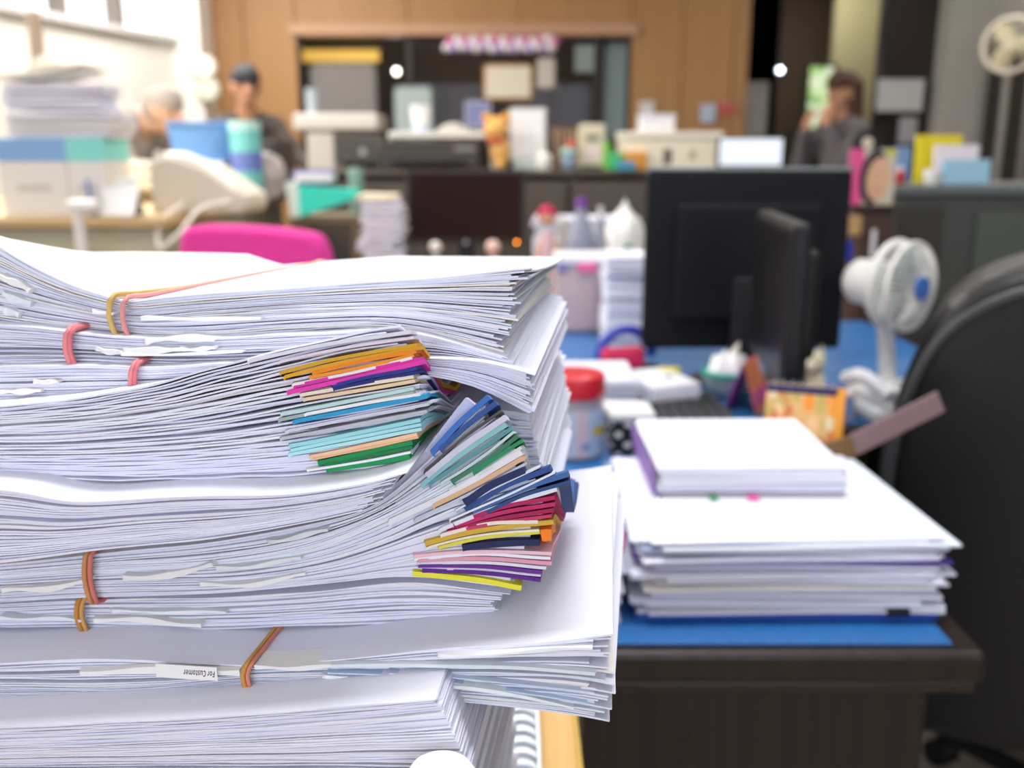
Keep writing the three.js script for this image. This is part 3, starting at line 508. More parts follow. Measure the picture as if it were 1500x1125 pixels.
{ // desk fan
  const b = onY(1285, 606, DT), hc = at(1326, 418, 1.86), t = thing('desk_fan', 'small white desk fan with a blue hub badge on the blue-topped desk', 'fan', [b.x + 0.07, DT, -1.86], 0.65);
  part(t, 'base', lathe([[0, 0], [0.075, 0], [0.078, 0.012], [0.06, 0.024], [0.025, 0.03], [0, 0.03]]), mWhite);
  part(t, 'neck', tube([[0, 0.02, 0], [0, 0.1, -0.01], [0, hc.y - DT - 0.02, -0.03]], 0.017), M('#dfe0de', 0.4));
  const hd = part(t, 'motor_housing', lathe([[0, -0.07], [0.03, -0.068], [0.045, -0.05], [0.047, 0], [0.03, 0.01], [0, 0.01]]), mWhite, [0, hc.y - DT, -0.035], [Math.PI / 2, 0, 0]);
  const R = 0.084, y = hc.y - DT;
  for (const z of [-0.005, 0.03]) part(t, 'guard_rim', new THREE.TorusGeometry(R, z > 0 ? 0.005 : 0.007, 8, 48), mWhite, [0, y, z]);
  for (let k = 0; k < 48; k++) {
    const a = k / 48 * Math.PI * 2, q = r => [r * Math.cos(a), r * Math.sin(a)];
    part(t, 'guard_wire', tube([[...q(0.022), 0.05], [...q(0.06), 0.048], [...q(R - 0.004), 0.032], [...q(R), 0.0]], 0.0012, 10, false, 4), mWhite, [0, y, 0]);
    if (k % 2) part(t, 'guard_wire', tube([[...q(0.03), -0.03], [...q(0.07), -0.028], [...q(R), -0.005]], 0.0012, 8, false, 4), mWhite, [0, y, 0]);
  }
  for (let k = 0; k < 3; k++) { const s = new THREE.Shape(); s.moveTo(0.012, -0.01); s.quadraticCurveTo(0.05, -0.055, 0.085, -0.02); s.quadraticCurveTo(0.09, 0.03, 0.06, 0.04); s.quadraticCurveTo(0.03, 0.03, 0.012, 0.01); part(t, 'blade', new THREE.ExtrudeGeometry(s, { depth: 0.002, bevelEnabled: false }), M('#cfe0d8', 0.4), [0, y, 0.012], [0.25, 0.2, k * 2.094]); }
  part(t, 'hub_badge', cyl(0.022, 0.022, 0.006), M('#2f74cc', 0.4), [0, y, 0.053], [Math.PI / 2, 0, 0], 'blue round hub badge');
  part(t, 'speed_dial', rbox(0.05, 0.016, 0.02, 0.004), M('#c9cccb', 0.4), [0.0, 0.032, 0.035], [0.3, 0, 0]);
  const r2 = thing('stapler', 'red stapler beside the base of the small fan', 'stapler', [b.x + 0.15, DT, -1.74], 0.3);
  part(r2, 'body', rbox(0.07, 0.03, 0.026, 0.01), M('#d3303c', 0.4), [0, 0.06, 0]); part(r2, 'foot', rbox(0.075, 0.012, 0.03, 0.004), mBlack, [0, 0.006, 0]); part(r2, 'hinge', rbox(0.018, 0.05, 0.024, 0.004), M('#b02430', 0.4), [0.025, 0.033, 0]);
  const ph = thing('telephone', 'white and grey desk telephone at the foot of the small fan', 'telephone', [b.x - 0.005, DT, -1.715], 0.55);
  part(ph, 'body', rbox(0.11, 0.03, 0.1, 0.012), M('#cfd2d4', 0.4), [0, 0.018, 0], [0.18, 0, 0]); part(ph, 'handset', tube([[-0.035, 0.065, -0.045], [-0.045, 0.078, 0], [-0.035, 0.05, 0.05]], 0.014), M('#e6e7ea', 0.35)); part(ph, 'keypad', rbox(0.045, 0.006, 0.05, 0.002), M('#6a7076', 0.5), [0.022, 0.036, 0.01], [0.18, 0, 0]);
  const bx = thing('snack_box', 'small pastel printed carton under the fan beside the chair', 'box', [0.585, DT, -1.68], 0.3);
  part(bx, 'carton', rbox(0.07, 0.05, 0.03, 0.002), M('#e6c4bc', 0.6), [0, 0.025, 0]); part(bx, 'blue_label', rbox(0.04, 0.035, 0.002, 0.0005), M('#86a8dc', 0.6), [0.01, 0.026, 0.0155]);
}
{ // tissue bowl, triangle card, sticky block, papers, tape
  let c = onY(1045, 562, DT);
  let t = thing('tissue_bowl', 'teal bowl stuffed with white tissue before the big monitor', 'bowl', [0.43, DT, -1.85]);
  part(t, 'bowl', lathe([[0, 0.002], [0.03, 0.002], [0.045, 0.02], [0.05, 0.045], [0.047, 0.045], [0.042, 0.02], [0, 0.008]]), P('#c8e0dc', { transmission: 0.4, roughness: 0.2, thickness: 0 }));
  part(t, 'rim', new THREE.TorusGeometry(0.049, 0.006, 10, 40), M('#1f9e8a', 0.4), [0, 0.05, 0], [Math.PI / 2, 0, 0], 'teal rim');
  const ts = new THREE.SphereGeometry(0.042, 20, 14), tp = ts.attributes.position; for (let i = 0; i < tp.count; i++) { const f = 1 + 0.22 * Math.sin(tp.getX(i) * 190) * Math.cos(tp.getZ(i) * 160 + tp.getY(i) * 90); tp.setXYZ(i, tp.getX(i) * f, tp.getY(i) * f, tp.getZ(i) * f); } ts.computeVertexNormals();
  part(t, 'tissue', ts, M('#eef0ee', 0.9), [0, 0.045, 0]);
  part(t, 'tissue_tip', new THREE.ConeGeometry(0.018, 0.05, 9), M('#ece9dc', 0.9), [0.01, 0.09, 0], [0, 0, -0.35]);
  c = onY(1098, 598, DT);
  t = thing('card_stand', 'folded card in orange and purple standing beside the keyboard', 'card', [c.x - 0.005, DT, -1.76], -0.5);
  for (const [col, a, dx] of [['#f08a5c', 0.32, 0.016], ['#a04cb0', -0.32, -0.016]]) part(t, 'panel', rbox(0.003, 0.1, 0.09, 0.001), M(col, 0.6), [dx, 0.048, 0], [0, 0, a]);
  part(t, 'band', rbox(0.004, 0.03, 0.09, 0.001), M('#d85c9c', 0.6), [0.026, 0.03, 0.001], [0, 0, 0.32]);
  c = onY(972, 566, DT);
  t = thing('sticky_notes', 'yellow block of sticky notes standing at the monitor', 'notes', [c.x, DT, -1.87]);
  part(t, 'block', rbox(0.04, 0.055, 0.015, 0.001), M('#e8dc28', 0.7), [0, 0.0275, 0]); part(t, 'writing', rbox(0.02, 0.014, 0.001, 0.0003), M('#9a9020', 0.7), [0.002, 0.03, 0.0078]);
  t = pile('paper_pile', 'pile of white forms behind the red-lidded jar', 0.165, DT, -1.8, 0.13, 0.17, 16, 0.0042, { jx: 0.004, rot: 0.02 });
  const t2 = pile('paper_pile', 'tilted white forms beside the yellow sticky notes', 0.285, DT, -1.8, 0.095, 0.15, 13, 0.0042, { turn: 0.3, jx: 0.004, rot: 0.03 });
  part(t2, 'print_mark', rbox(0.014, 0.0006, 0.02, 0.0002), M('#3c4250', 0.7), [0.02, t2.userData.height + 0.001, 0]);
  t = thing('tape_dispenser', 'blue and pink tape dispenser behind the white forms', 'tape', [0.245, DT, -2.02], 0.25);
  part(t, 'blue_arch', new THREE.TorusGeometry(0.06, 0.011, 10, 30, Math.PI), M('#2c3ea8', 0.4), [0, 0.045, 0]); part(t, 'pink_body', rbox(0.1, 0.05, 0.03, 0.014), M('#e0305c', 0.4), [-0.012, 0.045, 0.012]); part(t, 'foot', rbox(0.14, 0.03, 0.04, 0.006), M('#40464e', 0.5), [0, 0.015, 0]);
  t = thing('plush_toy', 'cream plush dog sitting behind the orange calendar', 'toy', [onY(1195, 600, DT).x, DT, -1.79], -0.4);
  part(t, 'body', lathe([[0, 0], [0.026, 0.004], [0.03, 0.03], [0.022, 0.062], [0, 0.07]]), M('#d8cfae', 0.95)); part(t, 'head', new THREE.SphereGeometry(0.024, 18, 12), M('#e0d8b8', 0.95), [0, 0.085, 0.006]); for (const s of [-1, 1]) part(t, 'ear', new THREE.ConeGeometry(0.009, 0.024, 10), M('#c8bc94', 0.95), [s * 0.015, 0.108, 0.0]); part(t, 'snout', new THREE.SphereGeometry(0.011, 12, 8), M('#e8e2c8', 0.95), [0, 0.08, 0.027]);
  // translucent storage box and paper stack at the back of the desk
  const e = ext(812, 902, 374, 486, 2.55);
  t = thing('storage_box', 'translucent plastic storage box with a white lid and a pink clip', 'box', [e.x, DT, -2.62]);
  part(t, 'tub', rbox(e.w * 0.94, 0.185, 0.13, 0.01), P('#ead8d8', { transmission: 0.45, roughness: 0.35, thickness: 0 }), [0, 0.0925, 0]); part(t, 'contents', rbox(e.w * 0.82, 0.11, 0.11, 0.01), M('#c8a8a0', 0.8), [0, 0.06, 0]);
  part(t, 'lid', rbox(e.w, 0.024, 0.15, 0.008), M('#f6f4f6', 0.4), [0, 0.197, 0]); part(t, 'lid_clip', rbox(0.05, 0.026, 0.01, 0.003), M('#f06aa0', 0.4), [0.004, 0.178, 0.078], null, 'pink clip'); for (const s of [-1, 1]) part(t, 'side_clip', rbox(0.03, 0.02, 0.01, 0.003), M('#7c78b0', 0.4), [s * 0.06, 0.178, 0.076]);
  const e3 = ext(884, 948, 352, 486, 2.5);
  pile('paper_pile', 'tall stack of white paper against the left side of the big monitor', e3.x - 0.01, DT, -2.42, e3.w * 0.94, 0.19, 30, 0.0078, { jx: 0.004, rot: 0.03 });
}
{ // black office chair
  const t = thing('office_chair', 'black leather executive office chair beside the dark desk', 'chair', [0.905, 0, -1.27], -0.5);
  const mL = P('#ffffff', { map: withRep(leatherT, 4, 4), roughness: 0.42, clearcoat: 0.15, clearcoatRoughness: 0.4 });
  const s = new THREE.Shape(), W = 0.31; s.moveTo(-W * 0.8, 0.4); s.bezierCurveTo(-W * 1.08, 0.6, -W * 1.12, 0.85, -W * 0.82, 1.02); s.bezierCurveTo(-W * 0.6, 1.115, W * 0.6, 1.115, W * 0.82, 1.02); s.bezierCurveTo(W * 1.12, 0.85, W * 1.08, 0.6, W * 0.8, 0.4); s.closePath();
  part(t, 'backrest', new THREE.ExtrudeGeometry(s, { depth: 0.07, bevelEnabled: true, bevelSize: 0.035, bevelThickness: 0.035, bevelSegments: 6, curveSegments: 20 }), mL, [0, 0, -0.02], [0.09, 0, 0]);
  part(t, 'piping', tube([[-0.27, 0.45, 0.125], [-0.335, 0.72, 0.16], [-0.27, 1.0, 0.185], [0, 1.09, 0.195], [0.27, 1.0, 0.185], [0.335, 0.72, 0.16], [0.27, 0.45, 0.125]], 0.008, 50), M('#3a3b3d', 0.3));
  part(t, 'seat', rbox(0.56, 0.12, 0.5, 0.05), mL, [0, 0.44, -0.26]);
  for (const x of [-0.31, 0.31]) part(t, 'armrest', tube([[x, 0.42, -0.05], [x, 0.64, -0.08], [x, 0.66, -0.32], [x, 0.42, -0.36]], 0.022, 30), mBlack);
  part(t, 'column', cyl(0.03, 0.03, 0.3), mBlack, [0, 0.25, -0.22]);
  for (let k = 0; k < 5; k++) { const a = k * 1.2566; const l = part(t, 'base_arm', tube([[0, 0.11, -0.22], [0.16 * Math.cos(a), 0.09, -0.22 + 0.16 * Math.sin(a)], [0.3 * Math.cos(a), 0.075, -0.22 + 0.3 * Math.sin(a)]], 0.02, 10), mBlack); part(l, 'caster', cyl(0.027, 0.027, 0.045, 16), mBlackM, [0.3 * Math.cos(a), 0.029, -0.22 + 0.3 * Math.sin(a)], [Math.PI / 2, 0, a]); }
}
{ // grey steel cabinet on the right with folders
  const e = ext(1302, 1520, 272, 500, 2.95), x0 = e.x - e.w / 2, H = e.y1, W = 1.25;
  const t = thing('steel_cabinet', 'grey steel cabinet with sliding doors behind the black chair', 'cabinet', [x0 + W / 2, 0, -3.22]);
  part(t, 'carcass', rbox(W - 0.02, H - 0.03, 0.48, 0.006), M('#4d504c', 0.5), [0, (H - 0.03) / 2, 0]);
  part(t, 'top', rbox(W, 0.03, 0.52, 0.006), M('#6a706f', 0.4), [0, H - 0.015, 0]);
  part(t, 'side_post', rbox(0.15, H - 0.06, 0.02, 0.004), M('#3c3a36', 0.5), [-W / 2 + 0.09, (H - 0.06) / 2, 0.245]);
  for (const [dx, w] of [[-0.1, 0.52], [0.37, 0.42]]) { const d = part(t, 'door', rbox(w, H - 0.12, 0.018, 0.004), M('#565c54', 0.5), [dx, H / 2 - 0.02, 0.248]); part(d, 'handle', rbox(0.02, 0.06, 0.012, 0.004), mChrome, [w / 2 - 0.05, 0.3, 0.014]); }
  const fo = (label, x0p, x1p, y0p, col, z, tilt, name = 'folder') => { const q = ext(x0p, x1p, y0p, 272, 2.98); const f = thing(name, label, 'folder', [q.x, H + 0.0005, z], 0); part(f, 'cover', rbox(q.w, H < q.y1 ? q.y1 - H : 0.05, 0.012, 0.002), M(col, 0.6), [0, (q.y1 - H) / 2, 0], [tilt, 0, 0]); part(f, 'pages', rbox(q.w * 0.94, (q.y1 - H) * 0.94, 0.008, 0.001), mWhite, [0, (q.y1 - H) / 2, -0.011], [tilt, 0, 0]); };
  fo('yellow folder standing on the grey steel cabinet', 1384, 1456, 196, '#ecd820', -3.2, -0.08); fo('white folder standing before the yellow folder', 1398, 1466, 212, '#f0eaee', -3.13, -0.06); fo('pale blue folder standing before the white folder', 1396, 1468, 234, '#a8d4ea', -3.06, -0.05); fo('blue folder edge showing left of the yellow folder', 1362, 1388, 214, '#7c9cc8', -3.26, -0.05);
  let q = ext(1364, 1392, 250, 272, 3.0), m = thing('mug', 'white mug on the cabinet beside the folders', 'mug', [q.x, H, -3.06]); part(m, 'cup', lathe([[0, 0], [0.024, 0], [0.028, 0.045], [0.025, 0.045], [0.022, 0.006], [0, 0.006]]), mWhite); part(m, 'handle', new THREE.TorusGeometry(0.014, 0.004, 8, 16), mWhite, [0.032, 0.024, 0]);
  q = ext(1330, 1345, 248, 272, 3.0); m = thing('bottle', 'small red bottle on the end of the steel cabinet', 'bottle', [q.x, H, -3.1]); part(m, 'body', lathe([[0, 0], [0.016, 0], [0.016, 0.035], [0.007, 0.045], [0, 0.045]]), M('#a82c30', 0.4)); part(m, 'cap', cyl(0.008, 0.008, 0.012), mWhite, [0, 0.05, 0]);
  q = ext(1300, 1326, 190, 272, 3.0); m = thing('desk_clock', 'black desk clock with a pale face on the steel cabinet', 'clock', [q.x + 0.01, H, -3.3]); part(m, 'case', cyl(0.04, 0.04, 0.03, 30), mBlack, [0, 0.13, 0], [Math.PI / 2, 0, 0]); part(m, 'face', cyl(0.018, 0.018, 0.004, 24), M('#e8dfc0', 0.5), [0, 0.13, 0.017], [Math.PI / 2, 0, 0]); part(m, 'stand', rbox(0.05, 0.1, 0.03, 0.005), mBlack, [0, 0.05, 0]);
  // portrait poster card and clutter left of the cabinet
  const pq = ext(1243, 1312, 218, 300, 2.85), pt = canvasTex(256, 300, (x, w, h) => { x.fillStyle = '#d8d0b8'; x.fillRect(0, 0, w, h); x.fillStyle = '#ee5a98'; x.fillRect(0, 0, 84, h); x.fillStyle = '#24222a'; x.beginPath(); x.ellipse(140, 150, 74, 150, 0.1, 0, 7); x.fill(); x.fillStyle = '#e8b890'; x.beginPath(); x.ellipse(168, 160, 66, 118, 0.1, 0, 7); x.fill(); x.fillStyle = '#c98a72'; x.fillRect(140, 215, 50, 10); x.fillRect(132, 130, 26, 7); x.fillRect(178, 130, 26, 7); x.fillStyle = '#d4cc50'; x.fillRect(200, 0, 56, 40); });
  const pg = thing('magazine', 'glossy magazine with a pink cover and a face standing beside the cabinet', 'magazine', [pq.x, pq.y0, -2.86]);
  part(pg, 'cover', rbox(pq.w, pq.h, 0.006, 0.001), new THREE.MeshStandardMaterial({ map: pt, roughness: 0.35 }), [0, pq.h / 2, 0]); part(pg, 'pages', rbox(pq.w * 0.96, pq.h * 0.97, 0.006, 0.001), mWhite, [0, pq.h / 2, -0.007]);
  const st = thing('filing_stand', 'dark brown filing stand carrying the pink magazine', 'stand', [pq.x + 0.012, 0, -2.87]);
  part(st, 'column', rbox(0.09, pq.y0 - 0.01, 0.1, 0.004), M('#4a3228', 0.5), [0.01, (pq.y0 - 0.01) / 2, -0.01]); part(st, 'shelf', rbox(0.17, 0.01, 0.12, 0.003), M('#3a2a22', 0.5), [0, pq.y0 - 0.005, 0]); part(st, 'label_strip', rbox(0.014, 0.08, 0.003, 0.001), mWhite, [0.0, pq.y0 - 0.11, 0.0415]); part(st, 'tan_pouch', rbox(0.06, 0.06, 0.03, 0.01), M('#c8a068', 0.8), [-0.065, pq.y0 - 0.06, 0.03]); part(st, 'blue_tag', rbox(0.03, 0.06, 0.012, 0.004), M('#2434a8', 0.6), [-0.07, pq.y0 - 0.135, 0.03]);
}
// ---------------------------------------------------------------- middle desks
{
  const t = thing('office_desk', 'brown desk in the middle of the office under the brown-black monitor', 'desk', [-0.2, 0, -3.45]);
  part(t, 'desktop', rbox(1.7, 0.03, 0.95, 0.006), M('#a58a66', 0.5), [0, DT - 0.0175, 0]); for (const x of [-0.8, 0.8]) part(t, 'side_panel', rbox(0.03, DT - 0.034, 0.9, 0.004), M('#8a7256', 0.5), [x, (DT - 0.034) / 2, 0]); part(t, 'modesty_panel', rbox(1.6, 0.5, 0.02, 0.004), M('#8a7256', 0.5), [0, 0.46, 0.3]);
  const e = ext(595, 769, 248, 358, 3.55);
  monitor('computer_monitor', 'dark monitor with an orange power light on the middle desk', [e.x, DT, -3.57], 0, e.w, e.h, e.y0 - DT, { body: M('#201614', 0.4), screen: P('#2a1714', { roughness: 0.6, specularIntensity: 0.3 }), lamp: true, badge: true });
  const s = ext(542, 596, 270, 378, 3.4);
  pile('paper_pile', 'tall leaning stack of files left of the brown-black monitor', s.x - 0.022, DT, -3.42, s.w, 0.2, 22, 0.0155, { jx: 0.014, rot: 0.08, colors: { 12: '#e4e0ee', 21: '#f6e8c8', 11: '#d0d4e4' } });
  const tg = thing('blue_tag', 'bright blue label hanging on the leaning stack of files', 'label', [s.x + 0.035, DT + 0.17, -3.34]); part(tg, 'card', rbox(0.03, 0.034, 0.003, 0.001), M('#2a9ad0', 0.5), [0, 0.017, 0]); part(tg, 'clip', rbox(0.012, 0.01, 0.006, 0.002), mChrome, [0, 0.036, 0]);
  // bottles, doll and clear bags
  const bottle = (label, px, py0, D, r, col, cap, o = {}) => { const q = at(px, py0, D), h = q.y - DT, b = thing('bottle', label, 'bottle', [q.x, DT, -D]); part(b, 'body', lathe([[0, 0], [r, 0], [r, h * 0.55], [r * 0.75, h * 0.7], [r * 0.35, h * 0.86], [r * 0.3, h * 0.92]]), o.solid ? M(col, 0.4) : P(col, { transmission: 0.5, roughness: 0.2, thickness: 0 })); part(b, 'cap', cyl(r * 0.36, r * 0.36, h * 0.09), M(cap, 0.5), [0, h * 0.955, 0]); if (o.label) part(b, 'paper_label', new THREE.CylinderGeometry(r * 1.01, r * 1.01, h * 0.25, 24, 1, true), M(o.label, 0.6, { side: THREE.DoubleSide }), [0, h * 0.3, 0]); };
  bottle('clear plastic water bottle with a purple cap behind the topmost bundle', 852, 290, 3.05, 0.05, '#c8ccdc', '#8a4ab0', { label: '#b8c8d8' });
  bottle('clear bottle with a yellow label beside the doll', 824, 318, 3.2, 0.032, '#d8d8d0', '#e8e4e0', { label: '#ecc040' });
  bottle('tall clear bottle beside the grey lilac files', 880, 302, 3.1, 0.026, '#d0d4dc', '#f0f0f0');
  const dq = at(802, 290, 3.1), d = thing('doll', 'small doll with crimson hair standing on the middle desk', 'doll', [dq.x, DT, -3.1]), dh = dq.y - DT;
  part(d, 'dress', lathe([[0, 0], [0.04, 0], [0.03, dh * 0.4], [0.016, dh * 0.68], [0, dh * 0.7]]), M('#e8c0c4', 0.8)); part(d, 'head', new THREE.SphereGeometry(0.026, 18, 14), M('#e8b48c', 0.7), [0, dh * 0.82, 0]); part(d, 'hair', new THREE.SphereGeometry(0.032, 18, 14, 0, Math.PI * 2, 0, 1.9), M('#c02850', 0.8), [0, dh * 0.84, -0.008], [-0.4, 0, 0]); for (const k of [-1, 1]) part(d, 'arm', tube([[k * 0.014, dh * 0.64, 0], [k * 0.03, dh * 0.5, 0.01], [k * 0.03, dh * 0.4, 0.02]], 0.006, 8), M('#e8b48c', 0.7));
  const g = ext(800, 890, 290, 395, 3.4); pile('paper_pile', 'wide heap of lilac-white files behind the water bottles', g.x + 0.03, DT, -3.5, 0.36, 0.24, 18, 0.0155, { jx: 0.01, rot: 0.05, colors: { 6: '#d6d4e6', 12: '#e2e0f0' } });
  const g2 = ext(885, 948, 290, 340, 3.2); const bag = thing('plastic_bag', 'white plastic bag with a green mark beside the files', 'bag', [g2.x, DT, -3.22]); const bs = new THREE.SphereGeometry(0.1, 26, 18), bp = bs.attributes.position; for (let i = 0; i < bp.count; i++) { const f = 1 + 0.08 * Math.sin(bp.getX(i) * 70) * Math.sin(bp.getY(i) * 60 + bp.getZ(i) * 50); bp.setXYZ(i, bp.getX(i) * f * 0.75, Math.max(-0.13, bp.getY(i) * f * 1.6), bp.getZ(i) * f * 0.8); } bs.computeVertexNormals(); part(bag, 'sack', bs, M('#f0f0ea', 0.6), [0, 0.131, 0]); part(bag, 'green_mark', rbox(0.022, 0.026, 0.004, 0.001), M('#3fa06a', 0.6), [0.005, 0.17, 0.076]); part(bag, 'knot', new THREE.ConeGeometry(0.03, 0.06, 10), M('#f0f0ea', 0.6), [0, 0.3, 0]);
  const bw = (label, px, py, D, r, col) => { const q = at(px, py, D), b = thing('trinket', label, 'trinket', [q.x, DT, -D]); part(b, 'stem', lathe([[0, 0], [r * 0.8, 0], [r * 0.5, 0.02], [r * 0.4, Math.max(0.03, q.y - DT - r)]]), M('#d8d0c8', 0.6)); part(b, 'ball', new THREE.SphereGeometry(r, 18, 14), M(col, 0.5), [0, q.y - DT, 0]); };
  bw('round pinkish-white trinket on a stem below the dark monitor', 722, 362, 3.2, 0.024, '#ecc8b8'); bw('white ball trinket with a red base below the dark monitor', 638, 362, 3.2, 0.02, '#e8e4dc');
}
// ---------------------------------------------------------------- low bookcase across the office with things on top
const BH = 1.15;
{
  const zf = -4.5, x0 = -1.0, x1 = 1.55, W = x1 - x0;
  const t = thing('bookcase', 'long dark grey-brown bookcase across the middle of the office', 'bookcase', [(x0 + x1) / 2, 0, zf - 0.25]);
  part(t, 'top', rbox(W, 0.025, 0.5, 0.005), M('#5a5148', 0.5), [0, BH - 0.0125, 0]); part(t, 'back', rbox(W - 0.04, BH - 0.03, 0.015, 0.003), M('#453e38', 0.6), [0, (BH - 0.03) / 2, -0.235]);
  for (let i = 0; i <= 4; i++) part(t, 'upright', rbox(0.025, BH - 0.026, 0.47, 0.003), M('#4c443d', 0.6), [-W / 2 + 0.02 + i * (W - 0.04) / 4, (BH - 0.026) / 2, 0]);
  for (let i = 0; i < 4; i++) { const d = part(t, 'door', rbox(W / 4 - 0.03, BH - 0.1, 0.018, 0.004), M('#544c44', 0.55), [-W / 2 + W / 8 + i * W / 4 * 0.99, BH / 2, 0.244]); part(d, 'handle', rbox(0.012, 0.09, 0.014, 0.004), mChrome, [W / 8 - 0.05, 0.2, 0.016]); }
  const put = (name, label, cat, px0, px1, py0, D, build) => { const q = ext(px0, px1, py0, 245, D), o = thing(name, label, cat, [q.x, BH, -D - 0.0]); build(o, q.w, q.y1 - BH); return o; };
  put('printer', 'black office printer standing on the long bookcase', 'printer', 558, 705, 206, 4.75, (o, w, h) => { part(o, 'body', rbox(w, h * 0.8, 0.3, 0.015), M('#3c3833', 0.5), [0, h * 0.4, 0]); part(o, 'lid', rbox(w * 0.98, h * 0.2, 0.29, 0.012), M('#49443e', 0.45), [0, h * 0.9, 0]); part(o, 'paper_tray', rbox(w * 0.7, 0.012, 0.1, 0.003), M('#2c2926', 0.5), [0, h * 0.3, 0.18]); part(o, 'panel', rbox(w * 0.2, 0.02, 0.01, 0.003), M('#8c8a84', 0.4), [w * 0.35, h * 0.7, 0.152]); });
  put('computer_monitor', 'grey-backed monitor with a round badge beside the printer', 'monitor', 492, 560, 196, 4.7, (o, w, h) => { part(o, 'foot', rbox(w * 0.6, 0.012, 0.12, 0.004), mBlack, [0, 0.006, -0.02]); part(o, 'neck', rbox(0.04, 0.06, 0.03, 0.004), mBlack, [0, 0.03, -0.01]); part(o, 'housing', rbox(w, h - 0.03, 0.035, 0.008), M('#4c4742', 0.5), [0, h / 2 + 0.015, 0]); part(o, 'badge', cyl(0.016, 0.016, 0.004), M('#a8aaa2', 0.4), [0.02, h / 2, 0.02], [Math.PI / 2, 0, 0]); });
  { const q = ext(566, 738, 192, 246, 4.55), o = thing('desk_riser', 'white desk riser with one thick leg above the printer', 'riser', [q.x, BH, -4.8]), h = q.y1 - BH; part(o, 'shelf', rbox(q.w, 0.03, 0.34, 0.006), M('#e6e2d8', 0.5), [0, h - 0.015, 0]); part(o, 'leg', rbox(0.065, h - 0.03, 0.3, 0.006), M('#e6e2d8', 0.5), [q.w / 2 - 0.035, (h - 0.03) / 2, 0]); part(o, 'leg', rbox(0.03, h - 0.03, 0.3, 0.006), M('#e6e2d8', 0.5), [-q.w / 2 + 0.015, (h - 0.03) / 2, 0]);
    const top = BH + h; let v = ext(600, 630, 152, 194, 4.75), c = thing('paper_cup', 'tall white paper cup on the white riser', 'cup', [v.x, top, -4.8]); part(c, 'cup', lathe([[0, 0], [v.w * 0.38, 0], [v.w * 0.5, v.y1 - top - 0.01], [0, v.y1 - top - 0.012]]), M('#f2f0ec', 0.6)); part(c, 'rim', new THREE.TorusGeometry(v.w * 0.5, 0.004, 8, 28), mWhite, [0, v.y1 - top - 0.01, 0], [Math.PI / 2, 0, 0]); part(c, 'blue_band', cyl(v.w * 0.43, v.w * 0.42, 0.03), M('#c4d0e8', 0.6), [0, 0.02, 0]);
    v = ext(642, 684, 180, 194, 4.75); c = thing('cloth', 'folded white cloth heaped on the white riser', 'cloth', [v.x, top, -4.8]); part(c, 'heap', new THREE.SphereGeometry(v.w / 2, 24, 10, 0, Math.PI * 2, 0, Math.PI / 2).scale(1, 0.62, 0.9), M('#f0ece2', 0.9)); part(c, 'fold', tube([[-v.w * 0.5, 0.008, 0.05], [0, 0.03, 0.07], [v.w * 0.55, 0.006, 0.04]], 0.008), M('#e6e2d8', 0.9)); }
  put('plush_toy', 'orange and yellow plush toy at the end of the white riser', 'toy', 706, 748, 172, 4.62, (o, w, h) => { part(o, 'body', new THREE.SphereGeometry(w * 0.36, 18, 14).scale(1, 1.5, 0.8), M('#d8a860', 0.95), [0.02, h * 0.36, 0]); part(o, 'head', new THREE.SphereGeometry(w * 0.44, 20, 16), M('#ecb468', 0.95), [0, h * 0.78, 0]); for (const k of [-1, 1]) part(o, 'ear', new THREE.SphereGeometry(w * 0.16, 12, 10), M('#e8a848', 0.95), [k * w * 0.34, h * 1.0, 0]); part(o, 'scarf', new THREE.TorusGeometry(w * 0.26, 0.012, 8, 24), M('#d85c48', 0.9), [0, h * 0.55, 0], [Math.PI / 2, 0, 0]); part(o, 'leg', new THREE.SphereGeometry(w * 0.2, 12, 10), M('#d8a860', 0.95), [0.02, w * 0.18, 0.03]); });
  put('document_stand', 'white document holder with a blank sheet behind the plush toy', 'holder', 746, 800, 158, 4.7, (o, w, h) => { part(o, 'plate', rbox(w, h * 0.86, 0.012, 0.004), M('#dad8d4', 0.5), [0, h * 0.57, 0], [-0.1, 0, 0]); part(o, 'sheet', rbox(w * 0.86, h * 0.74, 0.003, 0.001), M('#eeeceb', 0.7), [0, h * 0.58, 0.009], [-0.1, 0, 0]); part(o, 'foot', rbox(w * 0.8, h * 0.16, 0.1, 0.006), M('#c4d4c8', 0.5), [0, h * 0.08, 0]); });
  put('cordless_phone', 'cream handset with a grey display and a green side on its charger', 'telephone', 848, 886, 180, 4.62, (o, w, h) => { part(o, 'handset', rbox(w, h * 0.95, 0.04, 0.012), M('#d8d0b0', 0.5), [0, h * 0.5, 0]); part(o, 'display', rbox(w * 0.5, h * 0.12, 0.004, 0.001), M('#7c8070', 0.4), [0, h * 0.68, 0.021]); part(o, 'keypad', rbox(w * 0.56, h * 0.3, 0.003, 0.001), M('#e6d4cc', 0.5), [0, h * 0.36, 0.021]); part(o, 'green_cover', rbox(w * 0.28, h * 0.6, 0.05, 0.006), M('#7cc24a', 0.5), [w * 0.55, h * 0.3, 0]); part(o, 'charger', rbox(w * 0.8, 0.02, 0.08, 0.006), mBlack, [0, 0.01, 0]); });
  put('soap_bottle', 'white pump bottle beside the document holder', 'bottle', 786, 808, 214, 4.55, (o, w, h) => { part(o, 'body', lathe([[0, 0], [w * 0.5, 0], [w * 0.5, h * 0.6], [w * 0.2, h * 0.75], [0, h * 0.75]]), mWhite); part(o, 'pump', cyl(w * 0.14, w * 0.14, h * 0.25), mCream, [0, h * 0.86, 0]); });
